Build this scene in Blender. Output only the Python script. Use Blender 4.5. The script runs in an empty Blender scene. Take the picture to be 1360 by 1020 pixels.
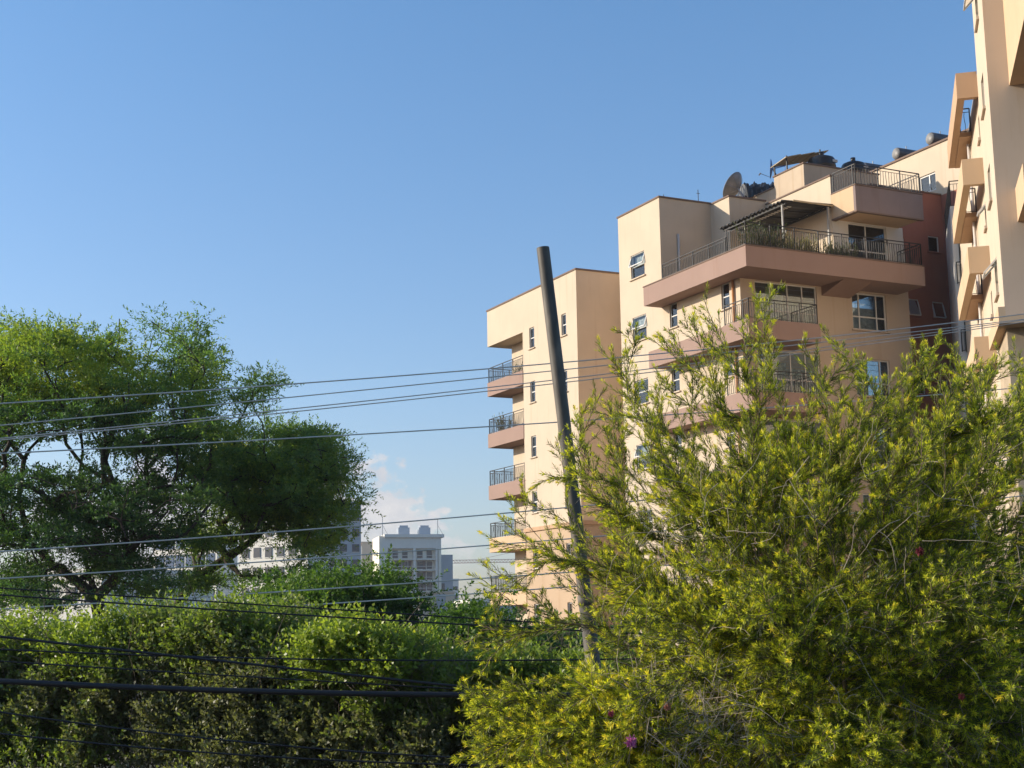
import bpy, math
import numpy as np
from mathutils import Vector, Matrix

RNG = np.random.default_rng(11)
sc = bpy.context.scene
COL = sc.collection
rad = math.radians

# ------------------------------------------------------------------ camera
FPX, PITCH, ROLL, EYE = 1908.0, rad(9.5355), rad(0.8997), 1.7
_cp, _sp, _c, _s = math.cos(PITCH), math.sin(PITCH), math.cos(ROLL), math.sin(ROLL)
CF = np.array([0, _cp, _sp]); _R = np.array([1.0, 0, 0]); _U = np.array([0, -_sp, _cp])
CR = _c * _R - _s * _U
CU = _s * _R + _c * _U
cam_d = bpy.data.cameras.new('camera')
cam = bpy.data.objects.new('camera', cam_d); COL.objects.link(cam)
cam.matrix_world = Matrix(((CR[0], CU[0], -CF[0], 0), (CR[1], CU[1], -CF[1], 0), (CR[2], CU[2], -CF[2], EYE), (0, 0, 0, 1)))
cam_d.sensor_width = 36; cam_d.lens = FPX / 1360 * 36
cam_d.clip_start = 0.05; cam_d.clip_end = 6000
sc.camera = cam

def ray(x, y):
    return CF + CR * (x - 680) / FPX - CU * (y - 510) / FPX
def at(x, y, Y):
    d = ray(x, y); p = d * (Y / d[1]); p[2] += EYE
    return p
class Frame:
    """a building's own plan axes: u along its shaded front, v along its sunlit side"""
    def __init__(s, yaw):
        s.yaw = yaw; s.b = np.array([math.cos(yaw), math.sin(yaw), 0]); s.a = np.array([-math.sin(yaw), math.cos(yaw), 0])
    def ray(s, x, y):
        d = ray(x, y); return np.array([d @ s.b, d @ s.a, d[2]])
    def atu(s, x, y, u):
        d = s.ray(x, y); p = d * (u / d[0]); p[2] += EYE; return p
    def atv(s, x, y, v):
        d = s.ray(x, y); p = d * (v / d[1]); p[2] += EYE; return p
    def world(s, u, v, z=0):
        return u * s.b + v * s.a + np.array([0, 0, z])

# ------------------------------------------------------------------ materials
def new_mat(name):
    m = bpy.data.materials.new(name); m.use_nodes = True
    n = m.node_tree.nodes; n.clear()
    return m, n, m.node_tree.links
def ramp(n, stops):
    r = n.new('ShaderNodeValToRGB'); e = r.color_ramp.elements
    while len(e) < len(stops): e.new(0.5)
    for k, (p, c) in enumerate(stops):
        e[k].position = p; e[k].color = (*c, 1)
    return r
def plain(name, col, rough=0.6, metal=0.0, spec=0.4, var=0.0, scale=3.0):
    m, n, l = new_mat(name)
    o = n.new('ShaderNodeOutputMaterial'); p = n.new('ShaderNodeBsdfPrincipled')
    p.inputs['Base Color'].default_value = (*col, 1); p.inputs['Roughness'].default_value = rough
    p.inputs['Metallic'].default_value = metal; p.inputs['Specular IOR Level'].default_value = spec
    if var:
        tc = n.new('ShaderNodeTexCoord'); t = n.new('ShaderNodeTexNoise'); t.inputs['Scale'].default_value = scale
        t.inputs['Detail'].default_value = 5
        l.new(tc.outputs['Object'], t.inputs['Vector'])
        r = ramp(n, [(0.3, tuple(c * (1 - var) for c in col)), (0.7, tuple(min(1, c * (1 + var)) for c in col))])
        l.new(t.outputs['Fac'], r.inputs['Fac']); l.new(r.outputs['Color'], p.inputs['Base Color'])
    l.new(p.outputs[0], o.inputs[0])
    return m
def stucco(name, col, var=0.06, dirt=(0.45, 0.36, 0.28), dirt_amt=0.42, rough=0.9, bump=0.08):
    """painted render: soft mottling, rain streaks running down, fine grain"""
    m, n, l = new_mat(name)
    o = n.new('ShaderNodeOutputMaterial'); p = n.new('ShaderNodeBsdfPrincipled')
    p.inputs['Roughness'].default_value = rough; p.inputs['Specular IOR Level'].default_value = 0.2
    tc = n.new('ShaderNodeTexCoord')
    t = n.new('ShaderNodeTexNoise'); t.inputs['Scale'].default_value = 0.55; t.inputs['Detail'].default_value = 6; t.inputs['Roughness'].default_value = 0.6
    l.new(tc.outputs['Object'], t.inputs['Vector'])
    r = ramp(n, [(0.3, tuple(c * (1 - var) for c in col)), (0.7, tuple(min(1, c * (1 + var * .6)) for c in col))])
    l.new(t.outputs['Fac'], r.inputs['Fac'])
    mp = n.new('ShaderNodeMapping'); mp.inputs['Scale'].default_value = (2.6, 2.6, 0.16)
    l.new(tc.outputs['Object'], mp.inputs['Vector'])
    t2 = n.new('ShaderNodeTexNoise'); t2.inputs['Scale'].default_value = 1.0; t2.inputs['Detail'].default_value = 7; t2.inputs['Roughness'].default_value = 0.65
    l.new(mp.outputs['Vector'], t2.inputs['Vector'])
    r2 = ramp(n, [(0.55, (0, 0, 0)), (0.78, (dirt_amt,) * 3)])
    l.new(t2.outputs['Fac'], r2.inputs['Fac'])
    mx = n.new('ShaderNodeMix'); mx.data_type = 'RGBA'
    l.new(r2.outputs['Color'], mx.inputs['Factor']); l.new(r.outputs['Color'], mx.inputs[6])
    mx.inputs[7].default_value = (*[d * c * 1.6 for d, c in zip(dirt, col)], 1)
    l.new(mx.outputs[2], p.inputs['Base Color'])
    t3 = n.new('ShaderNodeTexNoise'); t3.inputs['Scale'].default_value = 45; t3.inputs['Detail'].default_value = 3
    l.new(tc.outputs['Object'], t3.inputs['Vector'])
    b = n.new('ShaderNodeBump'); b.inputs['Strength'].default_value = bump; b.inputs['Distance'].default_value = 0.01
    l.new(t3.outputs['Fac'], b.inputs['Height']); l.new(b.outputs[0], p.inputs['Normal'])
    l.new(p.outputs[0], o.inputs[0])
    return m
def leaf_mat(name, stops, trans=0.4, tcol=(1.25, 1.3, 0.6), gloss=0.06, rough=0.35):
    m, n, l = new_mat(name)
    o = n.new('ShaderNodeOutputMaterial')
    a = n.new('ShaderNodeAttribute'); a.attribute_name = 'tint'
    r = ramp(n, stops); l.new(a.outputs['Fac'], r.inputs['Fac'])
    d = n.new('ShaderNodeBsdfDiffuse'); l.new(r.outputs['Color'], d.inputs['Color'])
    t = n.new('ShaderNodeBsdfTranslucent')
    mul = n.new('ShaderNodeMix'); mul.data_type = 'RGBA'; mul.blend_type = 'MULTIPLY'; mul.inputs['Factor'].default_value = 1
    l.new(r.outputs['Color'], mul.inputs[6]); mul.inputs[7].default_value = (*tcol, 1); l.new(mul.outputs[2], t.inputs['Color'])
    m1 = n.new('ShaderNodeMixShader'); m1.inputs[0].default_value = trans
    l.new(d.outputs[0], m1.inputs[1]); l.new(t.outputs[0], m1.inputs[2])
    g = n.new('ShaderNodeBsdfGlossy'); g.inputs['Roughness'].default_value = rough
    m2 = n.new('ShaderNodeMixShader'); m2.inputs[0].default_value = gloss
    l.new(m1.outputs[0], m2.inputs[1]); l.new(g.outputs[0], m2.inputs[2]); l.new(m2.outputs[0], o.inputs[0])
    return m
def glass_mat(name, tint=(0.8, 0.87, 0.88), refl=0.05):
    m, n, l = new_mat(name)
    o = n.new('ShaderNodeOutputMaterial'); t = n.new('ShaderNodeBsdfTransparent'); t.inputs[0].default_value = (*tint, 1)
    g = n.new('ShaderNodeBsdfGlossy'); g.inputs['Roughness'].default_value = 0.03
    f = n.new('ShaderNodeFresnel'); f.inputs['IOR'].default_value = 1.5
    ad = n.new('ShaderNodeMath'); ad.inputs[1].default_value = refl; l.new(f.outputs[0], ad.inputs[0])
    x = n.new('ShaderNodeMixShader'); l.new(ad.outputs[0], x.inputs[0]); l.new(t.outputs[0], x.inputs[1]); l.new(g.outputs[0], x.inputs[2])
    l.new(x.outputs[0], o.inputs[0])
    return m

M = dict(
    cream=stucco('cream_render', (0.559, 0.456, 0.344)),
    weather=stucco('weathered_cream_render', (0.499, 0.396, 0.292), var=.12, dirt_amt=0.8),
    tan=stucco('tan_shaded_cream_render', (0.50, 0.40, 0.31)),  # on building B's front: cream paint with its shade put into the colour
    peach=stucco('peach_render', (0.490, 0.318, 0.198)),
    pink=stucco('pink_render', (0.318, 0.215, 0.176), dirt_amt=0.4),
    tan_bounce=stucco('tan_bounce_render', (0.74, 0.565, 0.395)),  # tan brightened to carry bounce light on building A's shaded front
    mauve=stucco('worn_mauve_render', (0.234, 0.180, 0.171), var=0.12, dirt_amt=0.75),
    brown=stucco('red_brown_render', (0.33, 0.135, 0.095), var=0.1),
    coping=stucco('coping_cement', (0.20, 0.14, 0.11), var=0.2),
    grey=stucco('weathered_cement', (0.36, 0.31, 0.27), var=0.2, dirt_amt=0.6),
    white=stucco('white_render', (0.62, 0.60, 0.56)),
    peach2=stucco('pale_peach_render', (0.568, 0.404, 0.258)),
    orangey=stucco('terracotta_render', (0.473, 0.340, 0.228)),
    stone=stucco('rough_tan_stone', (0.42, 0.33, 0.23), var=0.25, bump=0.8),
    pvc=plain('white_window_frame', (0.62, 0.60, 0.57), 0.4),
    iron=plain('dark_iron', (0.03, 0.028, 0.027), 0.5, 0.3),
    black=plain('black_plastic', (0.012, 0.012, 0.013), 0.35, var=0.4),
    glass=glass_mat('window_glass'),
    curtain=plain('pale_curtain', (0.6, 0.6, 0.58), 0.9, var=0.3, scale=6),
    inside=plain('dim_interior', (0.05, 0.045, 0.04), 0.9),
    pipe_w=plain('white_pipe', (0.55, 0.5, 0.46), 0.5, var=0.1),
    post=plain('grey_painted_post', (0.30, 0.29, 0.27), 0.6, var=0.15),
    pipe_o=plain('orange_pipe', (0.42, 0.19, 0.07), 0.6, var=0.15),
    sheet=plain('black_corrugated_sheet', (0.015, 0.014, 0.014), 0.6, var=0.3),
    gap_light=plain('pale_sticker_and_gap_light', (0.5, 0.48, 0.45), 0.6),  # shared by the tank stickers and the strips of painted roof-gap light
    dish=plain('grey_dish_mesh', (0.24, 0.23, 0.22), 0.6, 0.3, var=0.2),
    blue=plain('blue_dish_paint', (0.02, 0.10, 0.30), 0.5),
    panel_back=plain('panel_backing', (0.42, 0.33, 0.2), 0.7, var=0.2),
    panel=plain('solar_panel_face', (0.02, 0.03, 0.06), 0.15),
    steel=plain('grey_steel', (0.3, 0.3, 0.31), 0.4, 0.7, var=0.1),
    tanksteel=plain('dull_tank', (0.10, 0.10, 0.11), 0.45, 0.2, var=0.2),
    bark=plain('dark_bark', (0.055, 0.043, 0.034), 0.95, var=0.4, scale=8),
    twig=plain('grey_brown_twig', (0.20, 0.145, 0.10), 0.9, var=0.4, scale=12),
    drytwig=plain('bleached_dry_twig', (0.40, 0.33, 0.25), 0.9, var=0.3, scale=9),
    hedge_twig=plain('hedge_twig', (0.14, 0.11, 0.08), 0.95, var=0.3, scale=9),
    wire=plain('weathered_conductor', (0.58, 0.53, 0.46), 0.6, 0.0, var=0.15),
    cable=plain('black_cable', (0.018, 0.018, 0.02), 0.5, var=0.3),
    farwhite=stucco('far_white_render', (0.72, 0.69, 0.62)),
    farshade=stucco('far_grey_render', (0.78, 0.72, 0.60)),
    farblue=stucco('far_blue_grey_render', (0.40, 0.43, 0.46)),
    farbeige=stucco('far_beige_render', (0.74, 0.58, 0.42)),
    farglass=plain('far_window_glass', (0.05, 0.06, 0.075), 0.2),
    farbrown=plain('far_brown_panel', (0.12, 0.09, 0.09), 0.8),
    fardark=stucco('far_dark_render', (0.10, 0.11, 0.13)),
    crane=plain('crane_paint', (0.45, 0.25, 0.2), 0.6),
    skylight=plain('silver_roof_tank', (0.42, 0.45, 0.5), 0.35, 0.5),
)
def pole_mat():
    m, n, l = new_mat('black_steel_pipe')
    o = n.new('ShaderNodeOutputMaterial'); p = n.new('ShaderNodeBsdfPrincipled')
    p.inputs['Roughness'].default_value = 0.6; p.inputs['Specular IOR Level'].default_value = 0.25
    tc = n.new('ShaderNodeTexCoord'); t = n.new('ShaderNodeTexNoise'); t.inputs['Scale'].default_value = 18; t.inputs['Detail'].default_value = 8
    mp = n.new('ShaderNodeMapping'); mp.inputs['Scale'].default_value = (1, 1, 0.25)
    l.new(tc.outputs['Object'], mp.inputs['Vector']); l.new(mp.outputs[0], t.inputs['Vector'])
    r = ramp(n, [(0.35, (0.07, 0.06, 0.05)), (0.55, (0.11, 0.094, 0.076)), (0.75, (0.19, 0.155, 0.12))])
    l.new(t.outputs['Fac'], r.inputs['Fac']); l.new(r.outputs['Color'], p.inputs['Base Color'])
    b = n.new('ShaderNodeBump'); b.inputs['Strength'].default_value = 0.2; b.inputs['Distance'].default_value = 0.004
    l.new(t.outputs['Fac'], b.inputs['Height']); l.new(b.outputs[0], p.inputs['Normal']); l.new(p.outputs[0], o.inputs[0])
    return m
M['pole'] = pole_mat()
def ground_mat():
    m, n, l = new_mat('dry_grassy_soil')
    o = n.new('ShaderNodeOutputMaterial'); p = n.new('ShaderNodeBsdfPrincipled'); p.inputs['Roughness'].default_value = 1
    tc = n.new('ShaderNodeTexCoord'); t = n.new('ShaderNodeTexNoise'); t.inputs['Scale'].default_value = 0.6; t.inputs['Detail'].default_value = 10
    l.new(tc.outputs['Object'], t.inputs['Vector'])
    r = ramp(n, [(0.35, (0.05, 0.042, 0.03)), (0.55, (0.07, 0.06, 0.042)), (0.7, (0.035, 0.045, 0.018))])
    l.new(t.outputs['Fac'], r.inputs['Fac']); l.new(r.outputs['Color'], p.inputs['Base Color']); l.new(p.outputs[0], o.inputs[0])
    return m

# ------------------------------------------------------------------ mesh helpers
OFF = [0.0, 0.0]
class MB:
    def __init__(s): s.v = []; s.f = []
    def add(s, pts, faces):
        k = len(s.v); s.v += [(p[0] - OFF[0], p[1] - OFF[1], p[2]) for p in pts]
        s.f += [tuple(i + k for i in q) for q in faces]
    def quad(s, a, b, c, d): s.add([a, b, c, d], [(0, 1, 2, 3)])
    def box(s, x0, x1, y0, y1, z0, z1):
        s.add([(x0, y0, z0), (x1, y0, z0), (x1, y1, z0), (x0, y1, z0), (x0, y0, z1), (x1, y0, z1), (x1, y1, z1), (x0, y1, z1)],
              [(0, 3, 2, 1), (4, 5, 6, 7), (0, 1, 5, 4), (1, 2, 6, 5), (2, 3, 7, 6), (3, 0, 4, 7)])
        return s
    def bar(s, p, q, w, h=None):
        """square bar from p to q"""
        h = h or w
        p, q = np.array(p, float), np.array(q, float); d = q - p; L = np.linalg.norm(d)
        if L < 1e-6: return s
        d /= L; up = np.array([0, 0, 1.0]) if abs(d[2]) < .9 else np.array([1.0, 0, 0])
        a = np.cross(d, up); a /= np.linalg.norm(a); b = np.cross(a, d)
        c = [(-w / 2, -h / 2), (w / 2, -h / 2), (w / 2, h / 2), (-w / 2, h / 2)]
        s.add([p + a * i + b * j for i, j in c] + [q + a * i + b * j for i, j in c],
              [(0, 3, 2, 1), (4, 5, 6, 7), (0, 1, 5, 4), (1, 2, 6, 5), (2, 3, 7, 6), (3, 0, 4, 7)])
        return s
    def tube(s, pts, r, n=8, cap=True):
        pts = [np.array(p, float) for p in pts]; rs = r if hasattr(r, '__len__') else [r] * len(pts)
        vs = []; fs = []
        for i, p in enumerate(pts):
            d = pts[min(i + 1, len(pts) - 1)] - pts[max(i - 1, 0)]; d = d / np.linalg.norm(d)
            up = np.array([0, 0, 1.0]) if abs(d[2]) < .9 else np.array([1.0, 0, 0])
            a = np.cross(d, up); a /= np.linalg.norm(a); b = np.cross(a, d)
            for k in range(n):
                t = 2 * math.pi * k / n; vs.append(p + (a * math.cos(t) + b * math.sin(t)) * rs[i])
        for i in range(len(pts) - 1):
            for k in range(n):
                fs.append((i * n + k, i * n + (k + 1) % n, (i + 1) * n + (k + 1) % n, (i + 1) * n + k))
        if cap:
            fs.append(tuple(range(n))[::-1]); fs.append(tuple(range((len(pts) - 1) * n, len(pts) * n)))
        s.add(vs, fs); return s
    def build(s, name, mat, parent=None, smooth=False, bevel=0):
        me = bpy.data.meshes.new(name); me.from_pydata(s.v, [], s.f); me.update()
        me.materials.append(M[mat] if isinstance(mat, str) else mat)
        if smooth: me.polygons.foreach_set('use_smooth', [True] * len(me.polygons))
        o = bpy.data.objects.new(name, me); COL.objects.link(o)
        if parent: o.parent = parent
        if bevel:
            b = o.modifiers.new('bevel', 'BEVEL'); b.width = bevel; b.segments = 2; b.limit_method = 'ANGLE'
        return o
def tag(o, label, cat, group=None):
    o['label'] = label; o['category'] = cat
    if group: o['group'] = group
    return o
def empty(name, loc, label, cat, rz=0.0, group=None):
    o = bpy.data.objects.new(name, None); COL.objects.link(o); o.location = loc; o.rotation_euler = (0, 0, rz)
    o.empty_display_size = 0.3
    return tag(o, label, cat, group)
def wall(mb, plane, pos, out, a0, a1, z0, z1, holes, reveal=0.14):
    """a wall face on plane u=pos or v=pos with window holes and their reveals"""
    P = (lambda a, z, d=0: (pos - out * d, a, z)) if plane == 'u' else (lambda a, z, d=0: (a, pos - out * d, z))
    A = sorted({a0, a1, *[h[0] for h in holes], *[h[1] for h in holes]}); Z = sorted({z0, z1, *[h[2] for h in holes], *[h[3] for h in holes]})
    A = [a for a in A if a0 <= a <= a1]; Z = [z for z in Z if z0 <= z <= z1]
    flip = (plane == 'u') == (out > 0)
    def q(a, b, c, d):
        mb.quad(*((a, b, c, d) if flip else (d, c, b, a)))
    for i in range(len(A) - 1):
        for j in range(len(Z) - 1):
            ca, cz = (A[i] + A[i + 1]) / 2, (Z[j] + Z[j + 1]) / 2
            if any(h[0] < ca < h[1] and h[2] < cz < h[3] for h in holes): continue
            q(P(A[i], Z[j]), P(A[i + 1], Z[j]), P(A[i + 1], Z[j + 1]), P(A[i], Z[j + 1]))
    for h in holes:
        b0, b1, y0, y1 = h[:4]; r = reveal
        q(P(b0, y0), P(b0, y0, r), P(b1, y0, r), P(b1, y0)); q(P(b0, y1, r), P(b0, y1), P(b1, y1), P(b1, y1, r))
        q(P(b0, y0), P(b0, y1), P(b0, y1, r), P(b0, y0, r)); q(P(b1, y0, r), P(b1, y1, r), P(b1, y1), P(b1, y0))
def window(parent, plane, pos, out, a0, a1, z0, z1, cols=(0, 1), rows=(0, 1), fw=0.05, reveal=0.12, sill=True, curtain=None,
           grille=False, sillmat='tan', open_row=None, tilt=0.35, name='window', sillh=0.06):
    """frame with mullions (part) > pane, sill, curtain, grille (sub-parts)"""
    d0 = pos - out * reveal                     # plane of the frame front
    def bx(mb, b0, b1, y0, y1, n0, n1):         # n measured inwards from the wall face
        p0, p1 = sorted((pos - out * n0, pos - out * n1))
        if plane == 'u': mb.box(p0, p1, b0, b1, y0, y1)
        else: mb.box(b0, b1, p0, p1, y0, y1)
    f = MB(); e = 0.002
    W, H = a1 - a0, z1 - z0
    n0, n1 = reveal - 0.05, reveal + 0.01
    bx(f, a0 + e, a1 - e, z0 + e, z0 + fw, n0, n1); bx(f, a0 + e, a1 - e, z1 - fw, z1 - e, n0, n1)
    bx(f, a0 + e, a0 + fw, z0 + fw, z1 - fw, n0, n1); bx(f, a1 - fw, a1 - e, z0 + fw, z1 - fw, n0, n1)
    for c in cols[1:-1]:
        x = a0 + W * c; bx(f, x - fw * .45, x + fw * .45, z0 + fw, z1 - fw, n0 + .004, n1)
    for r in rows[1:-1]:
        y = z0 + H * r; bx(f, a0 + fw, a1 - fw, y - fw * .5, y + fw * .5, n0 + .008, n1)
    fr = f.build(name, 'pvc', parent)
    g = MB(); bx(g, a0 + fw, a1 - fw, z0 + fw, z1 - fw, reveal - .02, reveal - .012)
    if open_row is not None:                    # a top-hung light swung outwards
        g = MB(); y0, y1 = z0 + H * rows[open_row], z0 + H * rows[open_row + 1]
        for k in range(len(rows) - 1):
            if k != open_row: bx(g, a0 + fw, a1 - fw, z0 + H * rows[k], z0 + H * rows[k + 1], reveal - .02, reveal - .012)
        h = y1 - y0; dy, dn = h * math.cos(tilt), h * math.sin(tilt)
        sash = MB()
        def pt(a, t):
            n = reveal - .05 - dn * t; y = y1 - dy * t
            return (pos - out * n, a, y) if plane == 'u' else (a, pos - out * n, y)
        sash.bar(pt(a0, 0), pt(a0, 1), .05); sash.bar(pt(a1, 0), pt(a1, 1), .05)
        sash.bar(pt(a0, 1), pt(a1, 1), .05); sash.bar(pt(a0, .02), pt(a1, .02), .05)
        sash.build('sash', 'pvc', fr)
        g.quad(pt(a0, 0), pt(a1, 0), pt(a1, 1), pt(a0, 1))
    g.build('pane', 'glass', fr)
    if sill:
        s = MB(); bx(s, a0 - .1, a1 + .1, z0 - sillh, z0 - .001, -.09, reveal - .055); s.build('sill', sillmat, fr)
    if curtain:
        c = MB(); nn = 24
        for (q0, q1, y0, y1) in curtain:
            pts = []
            for i in range(nn + 1):
                t = i / nn; a = a0 + W * (q0 + (q1 - q0) * t); n = reveal + .12 + .03 * math.sin(i * 1.9)
                for y in (z0 + H * y0, z0 + H * y1):
                    pts.append((pos - out * n, a, y) if plane == 'u' else (a, pos - out * n, y))
            c.add(pts, [(2 * i, 2 * i + 2, 2 * i + 3, 2 * i + 1) for i in range(nn)])
        c.build('curtain', 'curtain', fr)
    if grille:
        c = MB(); k = max(3, int(H / 0.22))
        for i in range(1, k):
            y = z0 + H * i / k; bx(c, a0 + fw, a1 - fw, y - .008, y + .008, reveal + .03, reveal + .045)
        c.build('grille', 'pvc', fr)
    return fr
def railing(mb, pts, z0, z1, gap=0.12, r=0.016, wav=True, posts=1.3, seed=0):
    """welded iron railing along plan points: two top rails, a bottom rail, uprights (some bellied)"""
    rg = np.random.default_rng(seed)
    for (p, q) in zip(pts[:-1], pts[1:]):
        p, q = np.array(p, float), np.array(q, float); L = np.linalg.norm(q - p)
        zz = lambda P, z: (P[0], P[1], z)
        mb.bar(zz(p, z1), zz(q, z1), .05, .035); mb.bar(zz(p, z1 - .14), zz(q, z1 - .14), .02); mb.bar(zz(p, z0 + .06), zz(q, z0 + .06), .022)
        n = max(2, int(L / gap)); d = (q - p) / L; pr = np.array([d[1], -d[0]])
        k = max(1, int(round(posts / gap)))
        for i in range(n + 1):
            P = p + (q - p) * i / n
            if i % k == 0 or i == n: mb.bar(zz(P, z0), zz(P, z1), .045)
            elif wav and i % 2:
                zs = np.linspace(z0 + .06, z1 - .14, 6); am = .018 * rg.choice([-1, 1])
                Q = [zz(P + d * am * math.sin(2 * math.pi * j / 5), z) for j, z in enumerate(zs)]
                for a, b in zip(Q[:-1], Q[1:]): mb.bar(a, b, r * 1.2)
            else: mb.bar(zz(P, z0 + .06), zz(P, z1 - .14), r * 1.2)

# ------------------------------------------------------------------ vegetation helpers
def unit(a): return a / np.maximum(np.linalg.norm(a, axis=-1, keepdims=True), 1e-9)
def fast_mesh(name, V, Fq, mat, parent, tint=None, smooth=False):
    me = bpy.data.meshes.new(name); nv, nf = len(V), len(Fq)
    me.vertices.add(nv); me.vertices.foreach_set('co', np.ascontiguousarray(V, dtype=np.float32).ravel())
    me.loops.add(nf * 4); me.loops.foreach_set('vertex_index', np.ascontiguousarray(Fq, dtype=np.int32).ravel())
    me.polygons.add(nf); me.polygons.foreach_set('loop_start', np.arange(0, nf * 4, 4, dtype=np.int32))
    me.update(calc_edges=True)
    if tint is not None:
        a = me.attributes.new('tint', 'FLOAT', 'FACE'); a.data.foreach_set('value', np.ascontiguousarray(tint, dtype=np.float32))
    if smooth: me.polygons.foreach_set('use_smooth', np.ones(nf, dtype=bool))
    me.materials.append(mat if not isinstance(mat, str) else M[mat])
    o = bpy.data.objects.new(name, me); COL.objects.link(o)
    if parent: o.parent = parent
    return o
def leaves(name, base, d, nrm, L, W, tint, mat, parent, fold=0.25, wide=0.45):
    d = unit(d); s = unit(np.cross(d, nrm)); n = np.cross(s, d)
    L = L[:, None]; W = W[:, None]; N = len(base)
    mid = base + d * L * wide + n * W * fold
    V = np.stack([base, mid + s * W / 2, base + d * L, mid - s * W / 2], 1).reshape(-1, 3)
    return fast_mesh(name, V, np.arange(4 * N).reshape(N, 4), mat, parent, tint)
def segs(name, P0, P1, R0, R1, mat, parent, n=5):
    P0, P1 = np.asarray(P0), np.asarray(P1); d = unit(P1 - P0)
    up = np.where(np.abs(d[:, 2:3]) < .9, np.array([[0, 0, 1.0]]), np.array([[1.0, 0, 0]]))
    a = unit(np.cross(d, up)); b = np.cross(a, d); N = len(P0)
    t = np.arange(n) * 2 * math.pi / n
    ring = a[:, None] * np.cos(t)[None, :, None] + b[:, None] * np.sin(t)[None, :, None]
    V = np.concatenate([P0[:, None] + ring * np.asarray(R0)[:, None, None], (P1 + d * np.asarray(R1)[:, None] * .3)[:, None] + ring * np.asarray(R1)[:, None, None]], 1)
    k = np.arange(n); Fq = np.stack([k, (k + 1) % n, n + (k + 1) % n, n + k], 1)
    Fq = (np.arange(N) * 2 * n)[:, None, None] + Fq[None]
    return fast_mesh(name, V.reshape(-1, 3), Fq.reshape(-1, 4), mat, parent, smooth=True)
class Skel:
    """a branching skeleton: every target is reached by a curve leaving the nearest fitting branch"""
    def __init__(s, chains, rng):
        s.P = np.zeros((400000, 3)); s.D = np.zeros((400000, 3)); s.par = np.full(400000, -1); s.n = 0; s.rng = rng; s.tips = []
        for ch, par in chains: s.chain(np.array(ch, float), par)
    def chain(s, pts, par):
        ids = []
        for i, p in enumerate(pts):
            k = s.n; s.P[k] = p; s.par[k] = par
            s.D[k] = unit(pts[min(i + 1, len(pts) - 1)] - pts[max(i - 1, 0)]) if len(pts) > 1 else (0, 0, 1)
            par = k; s.n += 1; ids.append(k)
        return ids
    def reach(s, t, step=.2, jit=.03, up=.25, kang=.6, minn=0, bend=.45, focus=None):
        P = s.P[minn:s.n]; v = t - P; dist = np.linalg.norm(v, axis=1) + 1e-6
        ca = (s.D[minn:s.n] * v).sum(1) / dist
        cost = dist * (1 + kang - kang * ca)
        if focus is not None:                  # sprays fan outwards from the heart of the shrub
            cost = cost * (1 + 2.2 * (1 - (v @ unit(t - focus)) / dist))
        k = minn + int(np.argmin(cost))
        p0 = s.P[k]; L = np.linalg.norm(t - p0)
        if L < step * .5: s.tips.append(k); return
        m1 = s.D[k] * L * (bend * 1.6); m2 = unit(t - p0 + np.array([0, 0, up * L])) * L
        n = max(2, int(L / step)); u = np.linspace(0, 1, n + 1)[1:, None]
        h = (2 * u**3 - 3 * u**2 + 1) * p0 + (u**3 - 2 * u**2 + u) * m1 + (-2 * u**3 + 3 * u**2) * t + (u**3 - u**2) * m2
        h = h + s.rng.normal(0, jit * step / .2, h.shape) * (1 - u) * (u > 0)
        q = np.vstack([p0, h]); par = k
        for i in range(1, len(q)):
            j = s.n; s.P[j] = q[i]; s.D[j] = unit(q[min(i + 1, len(q) - 1)] - q[i - 1]); s.par[j] = par; par = j; s.n += 1
        s.tips.append(par)
    def radii(s, r0, e=2.4, rmax=9):
        a = np.zeros(s.n); has = np.zeros(s.n, bool); has[s.par[:s.n][s.par[:s.n] >= 0]] = True
        a[~has] = r0**e
        for k in range(s.n - 1, -1, -1):
            a[k] = max(a[k], r0**e)
            if s.par[k] >= 0: a[s.par[k]] += a[k]
        return np.minimum(a**(1 / e), rmax)
    def mesh(s, name, mat, parent, r, off=np.zeros(3), n=6, sel=None):
        k = np.arange(s.n); k = k[s.par[:s.n] >= 0]
        if sel is not None: k = k[sel(r[k])]
        p = s.par[k]
        return segs(name, s.P[p] - off, s.P[k] - off, r[p], r[k], mat, parent, n)
def in_blobs(n, blobs, rng, gaps=(), dens=None):
    """random picture points inside a set of ellipses (px, py, rx, ry), outside the gap ellipses"""
    w = np.array([b[2] * b[3] * (b[4] if len(b) > 4 else 1) for b in blobs]); out = []
    while len(out) < n:
        b = blobs[rng.choice(len(blobs), p=w / w.sum())]
        t, q = rng.uniform(0, 2 * math.pi), math.sqrt(rng.uniform()) * (1.22 if rng.uniform() < .07 else 1)
        x, y = b[0] + b[2] * q * math.cos(t), b[1] + b[3] * q * math.sin(t)
        if any(((x - g[0]) / g[2])**2 + ((y - g[1]) / g[3])**2 < 1 for g in gaps): continue
        out.append((x, y, b))
    return out


# ------------------------------------------------------------------ light and sky
SUN_AZ, SUN_EL = rad(-85), rad(19.3)            # azimuth from +Y towards +X
sd = Vector((math.sin(SUN_AZ) * math.cos(SUN_EL), math.cos(SUN_AZ) * math.cos(SUN_EL), math.sin(SUN_EL)))
sl = bpy.data.lights.new('sun', 'SUN'); sl.energy = 4.6; sl.angle = rad(0.5); sl.color = (1.0, 0.89, 0.72)
so = bpy.data.objects.new('sun', sl); COL.objects.link(so)
so.rotation_euler = sd.to_track_quat('Z', 'Y').to_euler(); so.location = (-60, 20, 60)
W = bpy.data.worlds.new('World'); sc.world = W; W.use_nodes = True
n, l = W.node_tree.nodes, W.node_tree.links; n.clear()
wo = n.new('ShaderNodeOutputWorld'); bg = n.new('ShaderNodeBackground'); bg.inputs['Strength'].default_value = 0.15
sky = n.new('ShaderNodeTexSky'); sky.sky_type = 'NISHITA'; sky.sun_disc = False
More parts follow.
